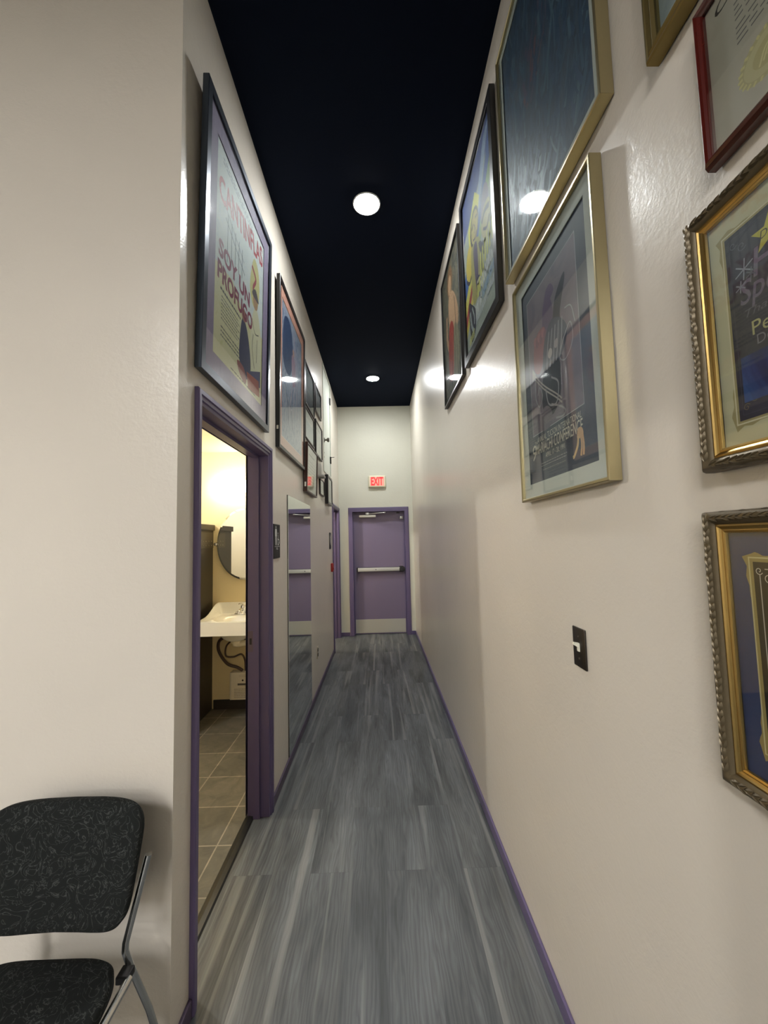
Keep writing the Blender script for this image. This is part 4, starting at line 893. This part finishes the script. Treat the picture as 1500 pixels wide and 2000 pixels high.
cx = (SX0 + SX1) / 2
r = tag(empty('drain_pipe', (cx, 3.62, 0.4)), 'white drain elbow directly under the sink', 'pipe')
bm = bmesh.new(); tube(bm, [(0, 0, 0.304), (0, 0, 0.28)], 0.042, 20); tube(bm, [(0, 0, 0.29), (0, 0, 0.26)], 0.03, 20); obj('tailpiece', bm, M('white_plastic', (206, 200, 180), 0.4), r, True)
bm = bmesh.new(); tube(bm, spline([(-0.02, 0, 0.275), (0.02, 0.0, 0.27), (0.08, 0.02, 0.275), (0.13, 0.06, 0.27), (0.15, 0.14, 0.25), (0.15, 0.279, 0.25)], 6), 0.026, 16); obj('elbow', bm, M('white_plastic', (206, 200, 180), 0.4), r, True)
HOSE = M('dark_brown_hose', (66, 48, 40), 0.45)
for lb, pts, rd in (('thick dark hose curving widest left under the sink', [(cx - 0.13, 3.70, 0.72), (cx - 0.21, 3.76, 0.66), (cx - 0.225, 3.80, 0.56), (cx - 0.16, 3.83, 0.44), (cx - 0.07, 3.84, 0.40), (cx - 0.02, 3.85, 0.365)], 0.014),
                    ('thin dark hose with a wave under the sink', [(cx - 0.05, 3.70, 0.70), (cx - 0.14, 3.76, 0.62), (cx - 0.16, 3.80, 0.52), (cx - 0.10, 3.83, 0.50), (cx - 0.03, 3.84, 0.52), (cx + 0.0, 3.85, 0.46), (cx + 0.005, 3.85, 0.365)], 0.008),
                    ('short dark hose dropping into the white heater box', [(cx + 0.04, 3.72, 0.70), (cx + 0.06, 3.78, 0.60), (cx + 0.05, 3.83, 0.52), (cx + 0.04, 3.85, 0.44), (cx + 0.045, 3.85, 0.365)], 0.011)):
    bm = bmesh.new(); tube(bm, spline(pts, 8), rd, 12); tag(obj('supply_hose', bm, HOSE, None, True), lb, 'hose', 'hoses under the sink')
r = tag(empty('water_heater', (cx + 0.005, BY1, 0.11)), 'small white water heater box low on the wall under the sink', 'water heater')
bm = bmesh.new(); box(bm, -0.135, 0.135, -0.09, 0, 0, 0.25, bevel=0.006); obj('housing', bm, M('heater_white', (198, 192, 176), 0.45), r, True)
P = Print(0.0, 0.0, 0, 0, 0, (198, 192, 176)); P.bm.free(); P.bm = bmesh.new()
P.W, P.H, P.ox, P.oy, P.z, P.lv = 0.24, 0.24, -0.12, 0.005, 0.0, 0
P.poly([(0, 0), (1, 0), (1, 1), (0, 1)], (198, 192, 176))
P.poly([(0.25, 0.53), (0.62, 0.53), (0.62, 0.61), (0.25, 0.61)], (96, 92, 84)); P.ell(0.45, 0.72, 0.035, 0.035, (30, 28, 26)); P.words(0.3, 0.62, 0.84, 0.94, 2, (150, 146, 134)); P.words(0.12, 0.9, 0.05, 0.42, 6, (128, 124, 114))
o = P.done(r, 'front_label'); o.rotation_euler = (math.pi / 2, 0, 0); o.location = (0, -0.0903, 0)

# oval mirror
r = tag(empty('oval_mirror', (-1.30, BY1, 1.565)), 'oval pivoting mirror on the bathroom wall below the bar light', 'mirror')
bm = bmesh.new(); n = 64; rings = []
for k, y in ((0.985, -0.052), (1.0, -0.055), (1.0, -0.058), (0.95, -0.061)):
    rings.append([bm.verts.new((0.272 * k * math.cos(2 * math.pi * i / n), y, 0.345 * k * math.sin(2 * math.pi * i / n))) for i in range(n)])
for a, b in zip(rings, rings[1:]):
    for i in range(n): bm.faces.new((a[i], a[(i + 1) % n], b[(i + 1) % n], b[i]))
bm.faces.new(rings[0]); bm.faces.new(rings[-1]); obj('mirror_glass', bm, MIRROR, r)
for sx in (-1, 1):
    bm = bmesh.new(); lathe(bm, [(0.022, 0), (0.022, 0.006), (0.010, 0.01), (0.010, 0.05), (0.015, 0.056), (0.015, 0.066), (0, 0.07)], (0.287 * sx, 0, 0), '-Y', 20); tube(bm, [(0.287 * sx, -0.056, 0), (0.262 * sx, -0.056, 0)], 0.008)
    obj('bracket', bm, CHROME, r, True)

# ================================================================== CHAIR
r = tag(empty('stacking_chair', (-0.90, 1.0, 0)), 'black patterned fabric chair with chrome legs against the beige wall', 'chair')
k = N('black_swirl_fabric'); p_ = k.pos((1, 1, 1)); v1 = k.noise(p_, 20, 2, 0.5, 3.0)
rid = k.n('ShaderNodeMath', operation='SUBTRACT'); k.l(v1, rid.inputs[0]); rid.inputs[1].default_value = 0.5
ab = k.n('ShaderNodeMath', operation='ABSOLUTE'); k.l(rid.outputs[0], ab.inputs[0])
k.l(k.ramp(ab.outputs[0], [(0.0, rgb((66, 69, 66))), (0.012, rgb((44, 46, 45))), (0.022, rgb((30, 32, 31))), (0.06, rgb((24, 26, 25)))]), k.b.inputs['Base Color'])
k.b.inputs['Roughness'].default_value = 0.9; k.b.inputs['Specular IOR Level'].default_value = 0.2
k.bump(k.noise(p_, 420, 2), 0.4, 0.001); FAB = k.m
def cushion(x0, x1, y0, y1, rad, th, puff, bow, mat4, tp=0.0, nx=26, ny=20):
    """padded panel in local xy, thickness z, rounded corners, curved about its width"""
    bm = bmesh.new(); n = 96; xc, yc, hx, hy = (x0 + x1) / 2, (y0 + y1) / 2, (x1 - x0) / 2, (y1 - y0) / 2
    out = []
    for i in range(n):
        a = 2 * math.pi * i / n; c, s_ = math.cos(a), math.sin(a); e = 2 / 5.2
        out.append((math.copysign(abs(c) ** e, c), math.copysign(abs(s_) ** e, s_)))
    def P_(u, v, z):
        wx = hx * (1 + tp * v); x = xc + wx * u; y = yc + hy * v
        return mat4 @ Vector((x, y, z + bow * u * u))
    rings = []
    for kk, z in ((0.0, th / 2 + puff), (0.35, th / 2 + puff * 0.92), (0.65, th / 2 + puff * 0.7), (0.88, th / 2 + puff * 0.3), (0.97, th / 2), (1.0, th * 0.25), (1.0, -th * 0.3), (0.98, -th / 2), (0.6, -th / 2), (0.0, -th / 2)):
        rings.append([bm.verts.new(P_(0, 0, z))] if kk == 0 else [bm.verts.new(P_(kk * u, kk * v, z)) for u, v in out])
    for a, b in zip(rings, rings[1:]):
        for i in range(n):
            vs = list(dict.fromkeys([a[i % len(a)], a[(i + 1) % n % len(a)], b[(i + 1) % n % len(b)], b[i % len(b)]]))
            if len(vs) > 2: bm.faces.new(vs)
    return bm
# local frame of the chair: x along the wall, y towards the wall, z up, origin on the floor below the seat
Rb = Matrix.Translation((0, 0.185, 0.688)) @ Matrix.Rotation(math.radians(90 - 9), 4, 'X')
obj('backrest', cushion(-0.212, 0.212, -0.158, 0.158, 0.06, 0.03, 0.012, 0.030, Rb, 0.07), FAB, r, True, 60)
Rs = Matrix.Translation((0, -0.06, 0.435)) @ Matrix.Rotation(math.radians(3), 4, 'X')
obj('seat', cushion(-0.205, 0.205, -0.22, 0.22, 0.05, 0.04, 0.018, 0.0, Rs, -0.05), FAB, r, True, 60)
for sx in (-1, 1):
    bm = bmesh.new(); tube(bm, [(0.219 * sx, 0.200, 0.690), (0.204 * sx, 0.186, 0.61), (0.181 * sx, 0.166, 0.49), (0.179 * sx, 0.167, 0.468), (0.184 * sx, 0.180, 0.42), (0.210 * sx, 0.232, 0.25), (0.238 * sx, 0.286, 0.02), (0.240 * sx, 0.288, 0.0)], 0.0092, 14)
    obj('leg', bm, CHROME, r, True)
    bm = bmesh.new(); tube(bm, [(0.200 * sx, 0.15, 0.412), (0.203 * sx, -0.05, 0.408), (0.208 * sx, -0.25, 0.398), (0.212 * sx, -0.275, 0.385), (0.216 * sx, -0.29, 0.35), (0.225 * sx, -0.34, 0.0)], 0.011, 14)
    obj('leg', bm, CHROME, r, True)
    bm = bmesh.new(); box(bm, min(0.17 * sx, 0.203 * sx), max(0.17 * sx, 0.203 * sx), 0.14, 0.175, 0.405, 0.425, bevel=0.003); obj('bracket', bm, BLACK, r)
